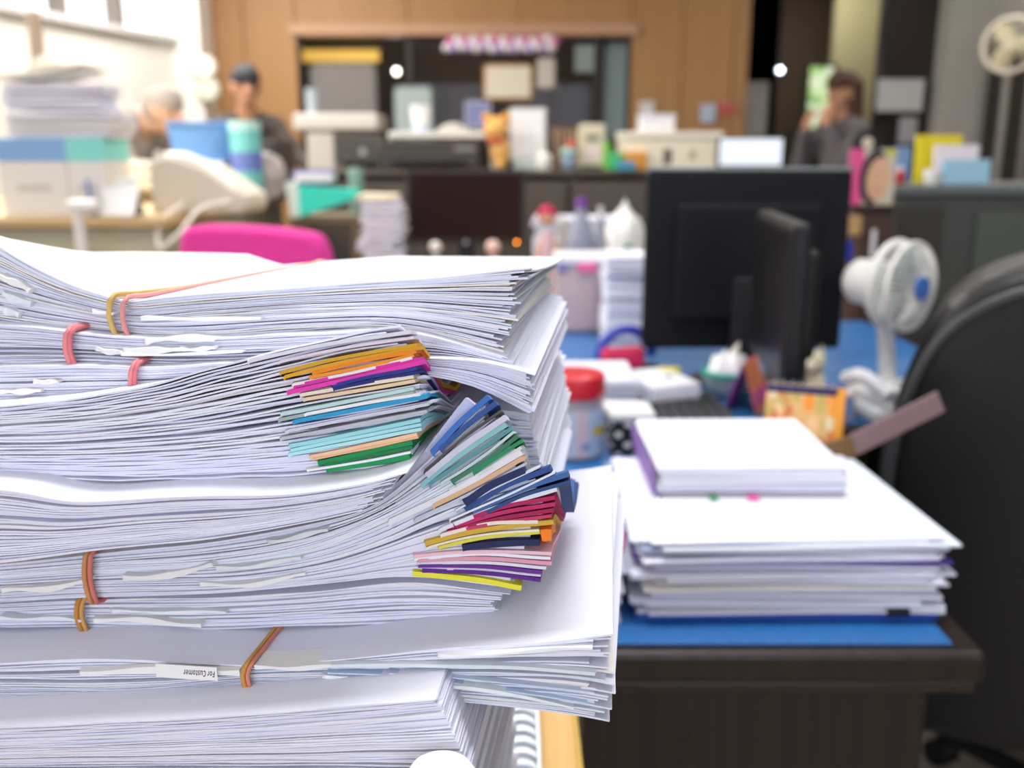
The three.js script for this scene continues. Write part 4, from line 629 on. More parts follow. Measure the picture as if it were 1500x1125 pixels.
  put('plant_pot', 'small white pot with a red and green artificial flower', 'flower pot', 820, 846, 206, 4.58, (o, w, h) => { part(o, 'pot', lathe([[0, 0], [w * 0.34, 0], [w * 0.46, h * 0.5], [0, h * 0.5]]), M('#8ca0b4', 0.5)); part(o, 'leaves', new THREE.SphereGeometry(w * 0.5, 12, 8).scale(1, 0.5, 1), M('#a8d0c0', 0.8), [0, h * 0.62, 0]); part(o, 'flower', new THREE.DodecahedronGeometry(w * 0.26, 1), M('#e06a5c', 0.8), [0.01, h * 0.86, 0.01]); });
  put('rag_basket', 'brown wicker basket with ribs behind the flower pot', 'basket', 806, 852, 186, 4.85, (o, w, h) => { part(o, 'basket', lathe([[0, 0], [w * 0.4, 0], [w * 0.5, h], [w * 0.46, h], [w * 0.36, 0.01], [0, 0.01]]), M('#6c5038', 0.9)); for (let k = 0; k < 5; k++) part(o, 'rib', rbox(0.012, h * 0.9, 0.01, 0.003), M('#c8a88c', 0.8), [(-0.34 + k * 0.17) * w, h * 0.5, w * 0.46]); });
  const cube = (label, px0, px1, py0, D, col, lidc, name = 'storage_tin') => put(name, label, 'box', px0, px1, py0, D, (o, w, h) => { part(o, 'body', rbox(w, h * 0.8, w * 0.8, 0.006), M(col, 0.5), [0, h * 0.4, 0]); part(o, 'lid', rbox(w * 1.04, h * 0.2, w * 0.84, 0.005), M(lidc, 0.5), [0, h * 0.9, 0]); });
  cube('green box on the bookcase beside the cream handset', 890, 912, 224, 4.6, '#3fbc6c', '#54cc80'); cube('orange box on the bookcase beside the green box', 913, 946, 222, 4.6, '#dc9a2c', '#e8a83c');
  cube('blue box between the bookcase and the big monitor', 904, 930, 236, 4.52, '#4a9cc0', '#5c8cd0');
  put('file_carton', 'long cream carton on the bookcase behind the big monitor', 'carton', 908, 1048, 194, 4.75, (o, w, h) => { part(o, 'body', rbox(w, h * 0.86, 0.3, 0.006), M('#ece4cc', 0.6), [0, h * 0.43, 0]); part(o, 'lid', rbox(w * 1.02, h * 0.16, 0.32, 0.005), M('#f2ecd8', 0.6), [0, h * 0.92, 0]); part(o, 'print', rbox(0.04, 0.07, 0.003, 0.001), M('#5c5448', 0.6), [-w * 0.05, h * 0.35, 0.151]); part(o, 'stamp', rbox(0.03, 0.04, 0.003, 0.001), M('#b4a888', 0.6), [w * 0.2, h * 0.4, 0.151]); });
  const m2 = put('computer_monitor', 'switched-on monitor glowing white behind the big black monitor', 'monitor', 1050, 1147, 204, 4.56, (o, w, h) => { part(o, 'foot', rbox(w * 0.5, 0.012, 0.12, 0.004), mBlack, [0, -0.0 + 0.006, -0.03]); part(o, 'neck', rbox(0.05, 0.1, 0.03, 0.004), mBlack, [0, 0.06, -0.03]); part(o, 'housing', rbox(w, h * 1.0, 0.03, 0.006), mBlack, [0, h * 0.5 + 0.01, 0]); part(o, 'screen', rbox(w - 0.02, h - 0.02, 0.003, 0.001), new THREE.MeshStandardMaterial({ color: '#222222', emissive: new THREE.Color().setRGB(0.86, 0.92, 1), emissiveIntensity: 1.15 }), [0, h * 0.5 + 0.012, 0.016]); area(o.position.x, BH + h / 2, -4.56, w - 0.02, h - 0.02, o.position.x, BH + h / 2, 0, 1.0, new THREE.Color().setRGB(0.86, 0.92, 1)); });
  { const q = ext(936, 986, 168, 194, 4.75), o = thing('card_box', 'small white card box on the cream carton', 'box', [q.x, ext(908, 1048, 194, 245, 4.75).y1 + 0.001, -4.75]); part(o, 'body', rbox(q.w, q.h * 0.8, 0.12, 0.005), M('#e8e6ea', 0.5), [0, q.h * 0.4, 0]); part(o, 'lid', rbox(q.w * 1.03, q.h * 0.2, 0.125, 0.004), M('#d8dae4', 0.5), [0, q.h * 0.9, 0]); }
}
// ---------------------------------------------------------------- reception counter on the left
const KH = 1.02;
{
  const c0 = onY(240, 318, KH), x1 = c0.x, x0 = -2.75, zf = c0.z, zb = -4.95, W = x1 - x0, D = zf - zb;
  const t = thing('reception_counter', 'beige reception counter with a wooden edge on the left of the office', 'counter', [(x0 + x1) / 2, 0, (zf + zb) / 2]);
  part(t, 'worktop', rbox(W, 0.035, D, 0.006), M('#d2b483', 0.5), [0, KH - 0.0175, 0], null, 'pale wooden worktop'); part(t, 'carcass', rbox(W - 0.04, KH - 0.04, D - 0.04, 0.004), M('#a8a48c', 0.6), [0, (KH - 0.04) / 2, 0]);
  for (let i = 0; i < 3; i++) for (let j = 0; j < 2; j++) { const d = part(t, 'drawer', rbox(W / 3 - 0.03, 0.2, 0.018, 0.004), M(j ? '#c8c4a0' : '#bdb898', 0.55), [-W / 2 + W / 6 + i * W / 3, KH - 0.18 - j * 0.23, D / 2 - 0.012]); part(d, 'handle', rbox(0.12, 0.012, 0.015, 0.004), mChrome, [0, 0.05, 0.014]); }
  part(t, 'skirt', rbox(W - 0.1, 0.3, 0.012, 0.003), M('#8c7870', 0.6), [0, 0.4, D / 2 - 0.012]);
  const carton = (label, px0, px1, py0, D, lid, turn) => { const q = ext(px0, px1, py0, 312, D), h = q.y1 - KH, o = thing('carton', label, 'carton', [q.x, KH, -D - 0.12], turn); part(o, 'body', rbox(q.w, h * 0.74, 0.22, 0.004), M('#efece4', 0.7), [0, h * 0.37, 0]); part(o, 'lid', rbox(q.w * 1.02, h * 0.3, 0.226, 0.004), M(lid, 0.6), [0, h * 0.85, 0]); part(o, 'print', rbox(q.w * 0.5, h * 0.1, 0.002, 0.0005), M('#d8d4cc', 0.7), [0, h * 0.36, 0.111]); return KH + h; };
  const top = carton('white carton with a blue lid on the reception counter', -4, 97, 202, 3.25, '#8ab6e4', 0); carton('white carton with a turquoise lid beside the blue-lidded carton', 98, 152, 202, 3.25, '#8ee6dc', 0);  // lid colours paled to take in the haze on this side
  const q = ext(-10, 150, 140, 200, 3.25); pile('paper_pile', 'low bundle of grey-white files lying on the two cartons', q.x + 0.02, top + 0.001, -3.38, 0.34, 0.22, 5, 0.016, { jx: 0.006, rot: 0.03, colors: { 1: '#d6d2da', 3: '#e0dce2' } }); pile('paper_pile', 'upper bundle of lilac-white files on the cartons', q.x - 0.0, top + 0.09, -3.38, 0.31, 0.2, 5, 0.017, { jx: 0.012, rot: 0.04, colors: { 2: '#dcd8e4' } });
  const fl = thing('folder', 'cream folder lying tilted on top of the file bundles', 'folder', [q.x - 0.03, top + 0.19, -3.38]); part(fl, 'cover', rbox(0.3, 0.008, 0.2, 0.002), M('#e8e2d2', 0.7), [0, 0.022, 0], [0, 0, 0.13]); part(fl, 'pages', rbox(0.29, 0.014, 0.19, 0.002), mWhite, [0, 0.009, 0], [0, 0, 0.06]);
  const cs = ext(140, 200, 254, 308, 3.2), cd = thing('card_display', 'white card holder standing on the counter beside the cartons', 'holder', [cs.x, KH, -3.235], -0.2); part(cd, 'panel', rbox(cs.w, 0.1, 0.006, 0.002), M('#f8f8f6', 0.6), [0, 0.048, 0.02], [-0.45, 0, 0]); part(cd, 'back_leg', rbox(cs.w * 0.9, 0.1, 0.005, 0.002), M('#c8c6c2', 0.6), [0, 0.047, -0.024], [0.4, 0, 0]); part(cd, 'upper_card', rbox(cs.w * 0.6, 0.05, 0.004, 0.001), M('#f4f6f4', 0.6), [0.0, 0.1, -0.035], [-0.2, 0, 0]);
  const pn = thing('pen_cup', 'grey pen cup with a blue pen beside the white card holder', 'cup', [at(124, 290, 3.2).x, KH, -3.185]); part(pn, 'cup', lathe([[0, 0], [0.022, 0], [0.024, 0.06], [0.021, 0.06], [0.02, 0.004], [0, 0.004]]), M('#a8a29a', 0.5), [0.02, 0, -0.03]); part(pn, 'pen', cyl(0.005, 0.005, 0.12, 10), M('#4a78d0', 0.4), [0.012, 0.06, -0.03], [0, 0, 0.1]);
  // fax machine
  const f = ext(226, 366, 228, 312, 3.4), fx = thing('fax_machine', 'cream fax telephone with a sloping handset on the counter', 'fax machine', [f.x, KH, -3.5], -0.15), fh = f.y1 - KH;
  const ss = new THREE.Shape(); ss.moveTo(-f.w / 2, 0); ss.lineTo(f.w / 2 - 0.02, 0); ss.quadraticCurveTo(f.w / 2, 0.02, f.w / 2 - 0.01, 0.05); ss.lineTo(f.w * 0.05, fh * 0.72); ss.lineTo(-f.w * 0.3, fh * 0.9); ss.lineTo(-f.w / 2, fh * 0.8); ss.closePath();
  part(fx, 'body', new THREE.ExtrudeGeometry(ss, { depth: 0.2, bevelEnabled: true, bevelSize: 0.008, bevelThickness: 0.008, bevelSegments: 3 }), M('#e2d9c8', 0.5), [0, 0.009, -0.1]);
  part(fx, 'handset', tube([[-f.w * 0.36, fh * 0.96, 0.08], [-f.w * 0.1, fh * 0.92, 0.08], [f.w * 0.2, fh * 0.62, 0.08], [f.w * 0.4, fh * 0.36, 0.08]], 0.022, 24), M('#f4efe0', 0.4)); part(fx, 'display', rbox(0.06, 0.008, 0.05, 0.002), M('#9cb0c0', 0.4), [f.w * 0.28, fh * 0.5, 0], [0, 0, -0.62]);
  part(fx, 'cord', tube([[-0.05, 0.03, 0.12], [-0.055, -0.02, 0.28], [-0.03, -0.1, 0.34], [0.03, -0.06, 0.33], [0.07, 0.02, 0.24], [0.12, 0.04, 0.1]], 0.008, 40), M('#ece6da', 0.5));
  // crate and beige printer behind
  const pr = ext(165, 345, 236, 300, 4.25), pp = thing('printer', 'beige printer under the blue crate on the counter', 'printer', [pr.x - 0.03, KH, -4.4]), ph = pr.y0 + 0.0; const prh = at(290, 237, 4.25).y - KH;
  part(pp, 'body', rbox(0.52, prh * 0.8, 0.34, 0.02), M('#d8cfb8', 0.5), [0, prh * 0.4, 0]); part(pp, 'lid', rbox(0.5, prh * 0.2, 0.33, 0.012), M('#e4dcc8', 0.5), [0, prh * 0.9, 0]); part(pp, 'tray', rbox(0.3, 0.012, 0.12, 0.004), M('#cac0a4', 0.5), [-0.06, prh * 0.35, 0.22]);
  const cr = ext(240, 346, 180, 236, 4.25), ct = thing('crate', 'blue plastic crate flaring outward on the beige printer', 'crate', [cr.x, KH + prh, -4.4]), ch = cr.y1 - KH - prh; const cw = cr.w / 2;
  const cg = new THREE.CylinderGeometry(cw * 1.414, cw * 1.2, ch, 4, 1, true); cg.rotateY(Math.PI / 4); cg.scale(1, 1, 0.7); part(ct, 'wall', cg, M('#6aa0e0', 0.5, { side: THREE.DoubleSide }), [0, ch / 2, 0]); part(ct, 'floor_plate', rbox(cw * 1.7, 0.008, cw * 1.1, 0.002), M('#5c94d0', 0.5), [0, 0.005, 0]); part(ct, 'rim', rbox(cw * 2.02, 0.014, 0.014, 0.004), M('#5c90d8', 0.5), [0, ch, cw * 0.7]); part(ct, 'content_papers', rbox(cw * 1.6, ch * 0.7, cw * 0.9, 0.01), M('#c6d4ea', 0.8), [0, ch * 0.42, 0]);
  const tb = ext(332, 376, 178, 234, 4.3), tt = thing('tin', 'turquoise round tin with a shiny lid beside the blue crate', 'tin', [tb.x + 0.03, KH, -4.25]), th = tb.y1 - KH; part(tt, 'body', cyl(tb.w / 2, tb.w / 2, th * 0.9), M('#7cd0cc', 0.35), [0, th * 0.45, 0]); part(tt, 'lid', cyl(tb.w * 0.52, tb.w * 0.52, th * 0.12), M('#b8e8e0', 0.2), [0, th * 0.94, 0]); part(tt, 'blue_label', new THREE.CylinderGeometry(tb.w * 0.505, tb.w * 0.505, 0.08, 24, 1, true), M('#6c80c8', 0.5, { side: THREE.DoubleSide }), [0, th * 0.5, 0]);
  const bm = ext(352, 442, 205, 288, 4.7), bo = thing('computer_tower', 'dark grey computer case at the far end of the counter', 'computer', [bm.x - 0.01, KH, -4.72]); const bh = bm.y1 - KH; part(bo, 'case', rbox(0.2, bh, 0.38, 0.006), M('#57504a', 0.5), [-0.02, bh / 2, 0]); part(bo, 'front_panel', rbox(0.17, bh * 0.9, 0.012, 0.003), M('#4a4440', 0.5), [-0.02, bh / 2, 0.195]); part(bo, 'drive_bay', rbox(0.13, 0.03, 0.006, 0.002), M('#8c867e', 0.5), [-0.02, bh * 0.8, 0.203]);
  const cl = thing('plastic_bag', 'crumpled pinkish clear bag beside the dark computer case', 'bag', [at(425, 260, 4.6).x - 0.05, KH, -4.4]); const ig = new THREE.IcosahedronGeometry(0.075, 3), ip = ig.attributes.position; for (let i = 0; i < ip.count; i++) { const x = ip.getX(i), y = ip.getY(i), z = ip.getZ(i), k = 1 + 0.18 * Math.sin(x * 60 + y * 40) * Math.cos(z * 70); ip.setXYZ(i, x * k, Math.max(-0.1, y * k * 1.4), z * k); } ig.computeVertexNormals(); part(cl, 'sack', ig, M('#cfc2bc', 0.5), [0, 0.1, 0]); part(cl, 'tie', new THREE.TorusGeometry(0.018, 0.006, 8, 16), M('#e8e6ea', 0.5), [0, 0.2, 0], [Math.PI / 2, 0, 0]);
  // queue post
  const qp = at(112, 292, 3.0), po = thing('barrier_post', 'slim white post standing in front of the counter', 'post', [qp.x, 0, -3.0]); part(po, 'pole', cyl(0.016, 0.018, qp.y - 0.03, 20), M('#efece6', 0.5), [0, (qp.y - 0.03) / 2 + 0.01, 0]); part(po, 'foot', lathe([[0, 0], [0.12, 0], [0.12, 0.012], [0.03, 0.03], [0, 0.03]]), M('#efece6', 0.5)); part(po, 'cap', rbox(0.09, 0.04, 0.05, 0.015), M('#f6f4f0', 0.5), [0.02, qp.y - 0.02, 0]);
}
{ // side cabinet with teal folder
  const e = ext(416, 526, 300, 330, 3.9), H = at(470, 318, 3.9).y, t = thing('side_cabinet', 'narrow brown side table holding the teal folder', 'table', [e.x, 0, -4.1]);
  part(t, 'top', rbox(e.w, 0.025, 0.32, 0.004), M('#8a7a60', 0.5), [0, H - 0.0125, 0]); for (const x of [-1, 1]) for (const z of [-1, 1]) part(t, 'leg', rbox(0.035, H - 0.025, 0.035, 0.004), M('#7c6c54', 0.5), [x * (e.w / 2 - 0.025), (H - 0.025) / 2, z * 0.13]); part(t, 'lower_shelf', rbox(e.w - 0.04, 0.02, 0.28, 0.004), M('#6c5a46', 0.5), [0, 0.45, 0]);
  const f = thing('folder', 'teal green plastic folder wedge on the side table', 'folder', [e.x + 0.02, H, -3.98]); const s = new THREE.Shape(); s.moveTo(-0.1, 0.0); s.lineTo(-0.1, 0.115); s.lineTo(0.13, 0.1); s.lineTo(0.13, 0.075); s.closePath(); part(f, 'cover', new THREE.ExtrudeGeometry(s, { depth: 0.1, bevelEnabled: true, bevelSize: 0.003, bevelThickness: 0.003, bevelSegments: 2 }), M('#34dcc4', 0.4), [0, 0.004, 0]); part(f, 'pages', rbox(0.05, 0.14, 0.1, 0.004), M('#d8e4dc', 0.7), [-0.125, 0.07, 0.04], [0, 0, 0.1]);
  const b = thing('book', 'blue-violet book lying on the teal folder', 'book', [e.x - 0.03, H + 0.133, -3.95]); part(b, 'cover', rbox(0.15, 0.045, 0.11, 0.004), M('#7c94e4', 0.5), [0, 0.0225, 0]); part(b, 'pages', rbox(0.146, 0.03, 0.104, 0.002), mWhite, [0.004, 0.0225, 0.004]);
  const gl = thing('glass', 'pale green drinking glass beside the blue-violet book', 'glass', [e.x + 0.105, H, -4.14]); part(gl, 'glass', lathe([[0, 0.002], [0.028, 0.002], [0.034, 0.19], [0.031, 0.19], [0.026, 0.008], [0, 0.008]]), P('#c8e4d8', { transmission: 0.6, roughness: 0.1, thickness: 0 })); part(gl, 'napkin', new THREE.ConeGeometry(0.026, 0.12, 10), M('#f4f2d8', 0.9), [0, 0.13, 0], [Math.PI, 0, 0]);
}
{ // pink chair
  const e = ext(250, 474, 330, 390, 2.4), t = thing('chair', 'office chair with a magenta cloth over its back behind the topmost bundle', 'chair', [e.x, 0, -2.45], -0.1);
  const top = e.y1, W = e.w * 0.97; const mPink = new THREE.MeshStandardMaterial({ map: withRep(pinkT, 3, 3), roughness: 0.95 });
  const s = new THREE.Shape(), w = W / 2; s.moveTo(-w, 0); s.bezierCurveTo(-w, 0.2, -w * 0.97, 0.32, -w * 0.86, 0.355); s.bezierCurveTo(-w * 0.7, 0.368, w * 0.6, 0.355, w * 0.84, 0.34); s.bezierCurveTo(w * 0.98, 0.32, w, 0.2, w, 0); s.closePath();
  part(t, 'cloth_cover', new THREE.ExtrudeGeometry(s, { depth: 0.05, bevelEnabled: true, bevelSize: 0.02, bevelThickness: 0.025, bevelSegments: 6, curveSegments: 20 }), mPink, [0, top - 0.385, -0.05], null, 'magenta fleece cloth');
  part(t, 'seat', rbox(W, 0.08, 0.42, 0.03), M('#4c4448', 0.8), [0, 0.47, -0.22]); part(t, 'back_bar', rbox(0.06, 0.34, 0.02, 0.006), mBlack, [0, 0.56, 0.02]); part(t, 'column', cyl(0.025, 0.025, 0.34), mBlack, [0, 0.26, -0.2]);
  for (let k = 0; k < 5; k++) { const a = k * 1.2566; part(t, 'base_arm', tube([[0, 0.09, -0.2], [0.14 * Math.cos(a), 0.07, -0.2 + 0.14 * Math.sin(a)], [0.25 * Math.cos(a), 0.02, -0.2 + 0.25 * Math.sin(a)]], 0.018, 8), mBlack); }
}
// ---------------------------------------------------------------- on and behind the back wall
{
  const wall = (name, label, cat, px0, px1, py0, py1, D, build) => { const q = ext(px0, px1, py0, py1, D), o = thing(name, label, cat, [q.x, q.y0, -D]); build(o, q.w, q.h); return o; };
  wall('garland', 'sparkling pink and white tinsel garland above the interior window', 'garland', 652, 816, 52, 78, 7.93, (o, w, h) => { part(o, 'string', tube([[-w / 2, h / 2, -0.02], [0, h / 2 - 0.01, -0.02], [w / 2, h / 2, -0.02]], 0.006), M('#d8b0c8', 0.4)); const g = new THREE.IcosahedronGeometry(h * 0.3, 1); const ms = [M('#f6f2f4', 0.15, { metalness: 0.3 }), M('#f08ac0', 0.2, { metalness: 0.3 }), M('#c8b4e4', 0.2, { metalness: 0.3 }), M('#ffffff', 0.1, { metalness: 0.2 })]; for (let i = 0; i < 30; i++) part(o, 'bauble', g, ms[i % 4], [-w / 2 + (i + 0.5) * w / 30, h * (0.5 + 0.22 * (i % 2 ? 1 : -1)) + rr(-0.01, 0.01), 0.02], [i, i * 2, 0]); });
  const board = (name, label, cat, a, b, c, d, D, col, frame) => wall(name, label, cat, a, b, c, d, D, (o, w, h) => { part(o, 'panel', rbox(w * 0.9, h * 0.88, 0.012, 0.003), M(col, 0.6), [0, h / 2, 0.008]); part(o, 'frame', merged(mv(box(w, h * 0.07, 0.022), 0, h * 0.965, 0), mv(box(w, h * 0.07, 0.022), 0, h * 0.035, 0), mv(box(w * 0.06, h, 0.022), -w * 0.47, h / 2, 0), mv(box(w * 0.06, h, 0.022), w * 0.47, h / 2, 0)), M(frame, 0.5)); });
  board('notice_board', 'cream notice board in an orange-brown frame on the interior window', 'board', 708, 780, 94, 146, 7.98, '#eee4d0', '#c08838'); board('picture', 'small framed picture with a blue figure on the interior window', 'picture', 681, 719, 148, 188, 7.98, '#8c94c4', '#d8d4e0'); board('notice', 'pale blue-grey notice sheet on the interior window', 'notice', 578, 634, 126, 205, 7.98, '#aebcbc', '#98a4a4'); board('hanging_tag', 'pale hanging tag beside the cream notice board', 'tag', 786, 813, 84, 130, 7.98, '#cfc6bc', '#b0a498');
  board('roller_blind', 'grey roller blind panel behind the interior window', 'blind', 455, 552, 92, 172, 8.14, '#86827e', '#77726c'); board('window_poster', 'pale blue poster strip at the right end of the interior window', 'poster', 884, 922, 62, 205, 8.14, '#8ea4a4', '#7a8c8a'); board('notice', 'pale sheet at the top of the interior window', 'notice', 842, 880, 66, 106, 8.14, '#b0c0bc', '#a0b0aa');
  wall('wall_lamp', 'warm yellow light strip glowing behind the interior window', 'lamp', 441, 556, 72, 92, 8.4, (o, w, h) => { part(o, 'housing', rbox(w * 1.03, h * 0.3, 0.08, 0.006), M('#8a7440', 0.5), [0, h * 1.1, -0.02]); part(o, 'tube', rbox(w, h * 0.9, 0.05, 0.02), new THREE.MeshStandardMaterial({ color: '#f0d080', emissive: '#f0c050', emissiveIntensity: 0.75 }), [0, h * 0.5, 0]); area(o.position.x, o.position.y + h / 2, -8.34, w, h, o.position.x, o.position.y + h / 2, 0, 1.2, new THREE.Color('#f0c860')); });
  const lampB = (label, px, py, D, r, col, k) => { const q = at(px, py, D), o = thing('pendant_lamp', label, 'lamp', [q.x, q.y, -D]); part(o, 'bulb', new THREE.SphereGeometry(r, 20, 14), new THREE.MeshStandardMaterial({ color: '#ffffff', emissive: col, emissiveIntensity: k })); part(o, 'cable', cyl(0.006, 0.006, 3.05 - q.y - r, 8), mBlack, [0, (3.05 - q.y + r) / 2, 0]); const l = new THREE.PointLight(col, 0.12, 0, 2); l.position.copy(q).add(V(0, 0, r + 0.03)); l.castShadow = true; scene.add(l); };
  lampB('small white lamp glowing behind the interior window', 581, 105, 9.2, 0.03, '#fff6e8', 1.2); lampB('bluish lamp glowing in the dark doorway', 1142, 103, 9.0, 0.028, '#dceaff', 1.1); lampB('warm lamp glowing beside the doorway post', 1085, 67, 8.6, 0.034, '#ffe6b0', 1.0);
  // round fittings on the column
  for (const [px, py, lb] of [[299, 98, 'upper round white fitting on the white column'], [304, 131, 'lower round greenish fitting on the white column']]) { const q = at(px, py, 7.5), o = thing('wall_fitting', lb, 'fitting', [q.x, q.y, -7.5]); part(o, 'dial', cyl(0.075, 0.075, 0.03, 28), M(py < 110 ? '#f4f0e4' : '#d4d8c4', 0.5), [0, 0, 0], [Math.PI / 2, 0, 0]); part(o, 'collar', cyl(0.09, 0.09, 0.02, 28), M('#c8c4b4', 0.5), [0, 0, -0.02], [Math.PI / 2, 0, 0]); }
  // notes on the wooden wall and panel
  const note = (label, px0, px1, py0, py1, D, col, z = 0) => wall('wall_note', label, 'note', px0, px1, py0, py1, D, (o, w, h) => { part(o, 'sheet', rbox(w, h, 0.006, 0.002), M(col, 0.7), [0, h / 2, 0.004]); part(o, 'pin', cyl(0.012, 0.012, 0.01, 12), M('#b0b4b8', 0.4), [0, h * 0.92, 0.01], [Math.PI / 2, 0, 0]); });
  note('round white note on the wooden wall', 936, 958, 148, 170, 7.98, '#e8e4e0'); note('pale blue note on the wooden wall beside the doorway', 1026, 1048, 152, 180, 7.98, '#c0d0e0'); note('red note on the doorway post', 1055, 1074, 150, 166, 7.9, '#c85058'); note('wide white notice on the dark brown panel', 1284, 1352, 116, 163, 7.9, '#c4c6c4'); note('small pale notice under the wide white notice', 1316, 1342, 172, 210, 7.9, '#a8a8ac');
  // T-shaped white printer stand
  wall('copier', 'white copier on a narrow pedestal before the interior window', 'copier', 440, 561, 168, 192, 5.6, (o, w, h) => { part(o, 'top_unit', rbox(w, h, 0.4, 0.02), M('#e2dcd2', 0.5), [0, h / 2, 0]); part(o, 'pedestal', rbox(w * 0.32, o.position.y, 0.34, 0.01), M('#d6cfc6', 0.5), [-w * 0.2, -o.position.y / 2, 0]); part(o, 'base', rbox(w * 0.8, 0.05, 0.4, 0.01), M('#bdb6ac', 0.5), [0, -o.position.y + 0.026, 0]); part(o, 'cup', cyl(0.035, 0.03, 0.14, 20), M('#b4c0c8', 0.4), [-w * 0.35, h + 0.07, 0]); });
  // fan on the right wall, windows on it
  const wf = at(1492, 66, 6.6), o = thing('wall_fan', 'cream wall fan on the grey right wall', 'fan', [wf.x - 0.05, wf.y, -6.6], -0.7); part(o, 'guard_rim', new THREE.TorusGeometry(0.17, 0.016, 8, 40), mCream); for (let k = 0; k < 3; k++) part(o, 'blade', new THREE.SphereGeometry(0.08, 16, 8).scale(0.75, 1, 0.12), M('#ddd2a8', 0.5), [0.085 * Math.cos(k * 2.1), 0.085 * Math.sin(k * 2.1), -0.01], [0, 0.2, k * 2.1 - 1.57]); part(o, 'hub', cyl(0.04, 0.04, 0.05, 20), M('#e8dfc0', 0.5), [0, 0, 0], [Math.PI / 2, 0, 0]); part(o, 'motor', cyl(0.05, 0.06, 0.12, 20), mCream, [0, 0, -0.1], [Math.PI / 2, 0, 0]); part(o, 'bracket', tube([[0, 0, -0.14], [0.05, -0.08, -0.2], [0.17, -0.1, -0.2]], 0.018), mCream); for (let k = 0; k < 20; k++) { const a = k * Math.PI / 10; part(o, 'guard_wire', tube([[0.03 * Math.cos(a), 0.03 * Math.sin(a), 0.045], [0.1 * Math.cos(a), 0.1 * Math.sin(a), 0.04], [0.17 * Math.cos(a), 0.17 * Math.sin(a), 0]], 0.002, 8, false, 4), mCream); }
  const wd = (n, lb, z0, z1, y0, y1) => { const g = struct(n, lb, box(0.05, y1 - y0, z1 - z0), M('#2c2622', 0.6), [3.7, (y0 + y1) / 2, -(z0 + z1) / 2]); for (const k of [0, 0.5, 1]) part(g, 'frame_post', rbox(0.07, y1 - y0, 0.06, 0.006), M(k === 0.5 ? '#a8a69c' : '#8c8a82', 0.5), [-0.02, 0, (k - 0.5) * (z1 - z0)]); part(g, 'frame_head', rbox(0.07, 0.06, z1 - z0, 0.006), M('#8c8a82', 0.5), [-0.02, (y1 - y0) / 2, 0]); };
  wd('door_1', 'dark door in the grey right wall', 7.05, 7.75, 0, 2.05); wd('window_2', 'dark window in the grey right wall', 5.2, 6.9, 0.9, 2.05);
  // bright garden window in the corridor
  const gw = ext(1183, 1218, 98, 188, 9.7), gt = canvasTex(64, 160, (x, w, h) => { x.fillStyle = '#d4ecb0'; x.fillRect(0, 0, w, h); for (let i = 0; i < 90; i++) { x.fillStyle = ['#a8d878', '#f0f8e0', '#84b858', '#e4f4c4'][i % 4]; x.beginPath(); x.arc(rr(0, w), rr(0, h), rr(4, 11), 0, 7); x.fill(); } });
  const gs = struct('window_3', 'frosted corridor window bright with green light from outside', box(gw.w, gw.h, 0.02), new THREE.MeshStandardMaterial({ color: '#101010', emissive: '#ffffff', emissiveMap: gt, emissiveIntensity: 0.95 }), [gw.x, (gw.y0 + gw.y1) / 2, -9.7]);
  part(gs, 'frame', merged(mv(box(gw.w + 0.06, 0.03, 0.05), 0, gw.h / 2 + 0.015, 0), mv(box(gw.w + 0.06, 0.03, 0.05), 0, -gw.h / 2 - 0.015, 0), mv(box(0.03, gw.h, 0.05), -gw.w / 2 - 0.015, 0, 0), mv(box(0.03, gw.h, 0.05), gw.w / 2 + 0.015, 0, 0)), M('#38362c', 0.5));
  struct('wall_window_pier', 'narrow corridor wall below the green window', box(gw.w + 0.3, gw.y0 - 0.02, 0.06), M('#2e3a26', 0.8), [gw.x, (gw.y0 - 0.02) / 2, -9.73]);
  area(gw.x, (gw.y0 + gw.y1) / 2, -9.66, gw.w, gw.h, gw.x, (gw.y0 + gw.y1) / 2, 0, 0.8, new THREE.Color('#d8f0b8'));
  wall('filing_cabinet', 'tall pale grey cabinet just inside the doorway', 'cabinet', 1078, 1118, 122, 205, 8.7, (o, w, h) => { const y = o.position.y; part(o, 'carcass', rbox(w, h + y - 0.002, 0.3, 0.006), M('#a4a29c', 0.5), [0, (h - y) / 2, 0]); part(o, 'door', rbox(w * 0.9, (h + y) * 0.9, 0.012, 0.003), M('#b0aea8', 0.5), [0, (h - y) / 2, 0.152]); });
  // bracket on left wall
  const wl = at(52, 95, 5.6), f2 = thing('wall_fan', 'grey-brown wall fan near the left edge on the cream wall', 'fan', [wl.x + 0.02, wl.y, -5.6], 0.9); part(f2, 'pole', rbox(0.07, 0.36, 0.05, 0.01), M('#a08e7e', 0.6), [0, 0.1, 0]); part(f2, 'head', lathe([[0, -0.06], [0.1, -0.05], [0.15, 0], [0.1, 0.05], [0, 0.06]]), M('#b4aea0', 0.6), [0.02, -0.1, 0.1], [Math.PI / 2, 0, 0]); part(f2, 'hub', cyl(0.04, 0.04, 0.03, 20), M('#c8ccc0', 0.5), [0.02, -0.1, 0.17], [Math.PI / 2, 0, 0]);
}
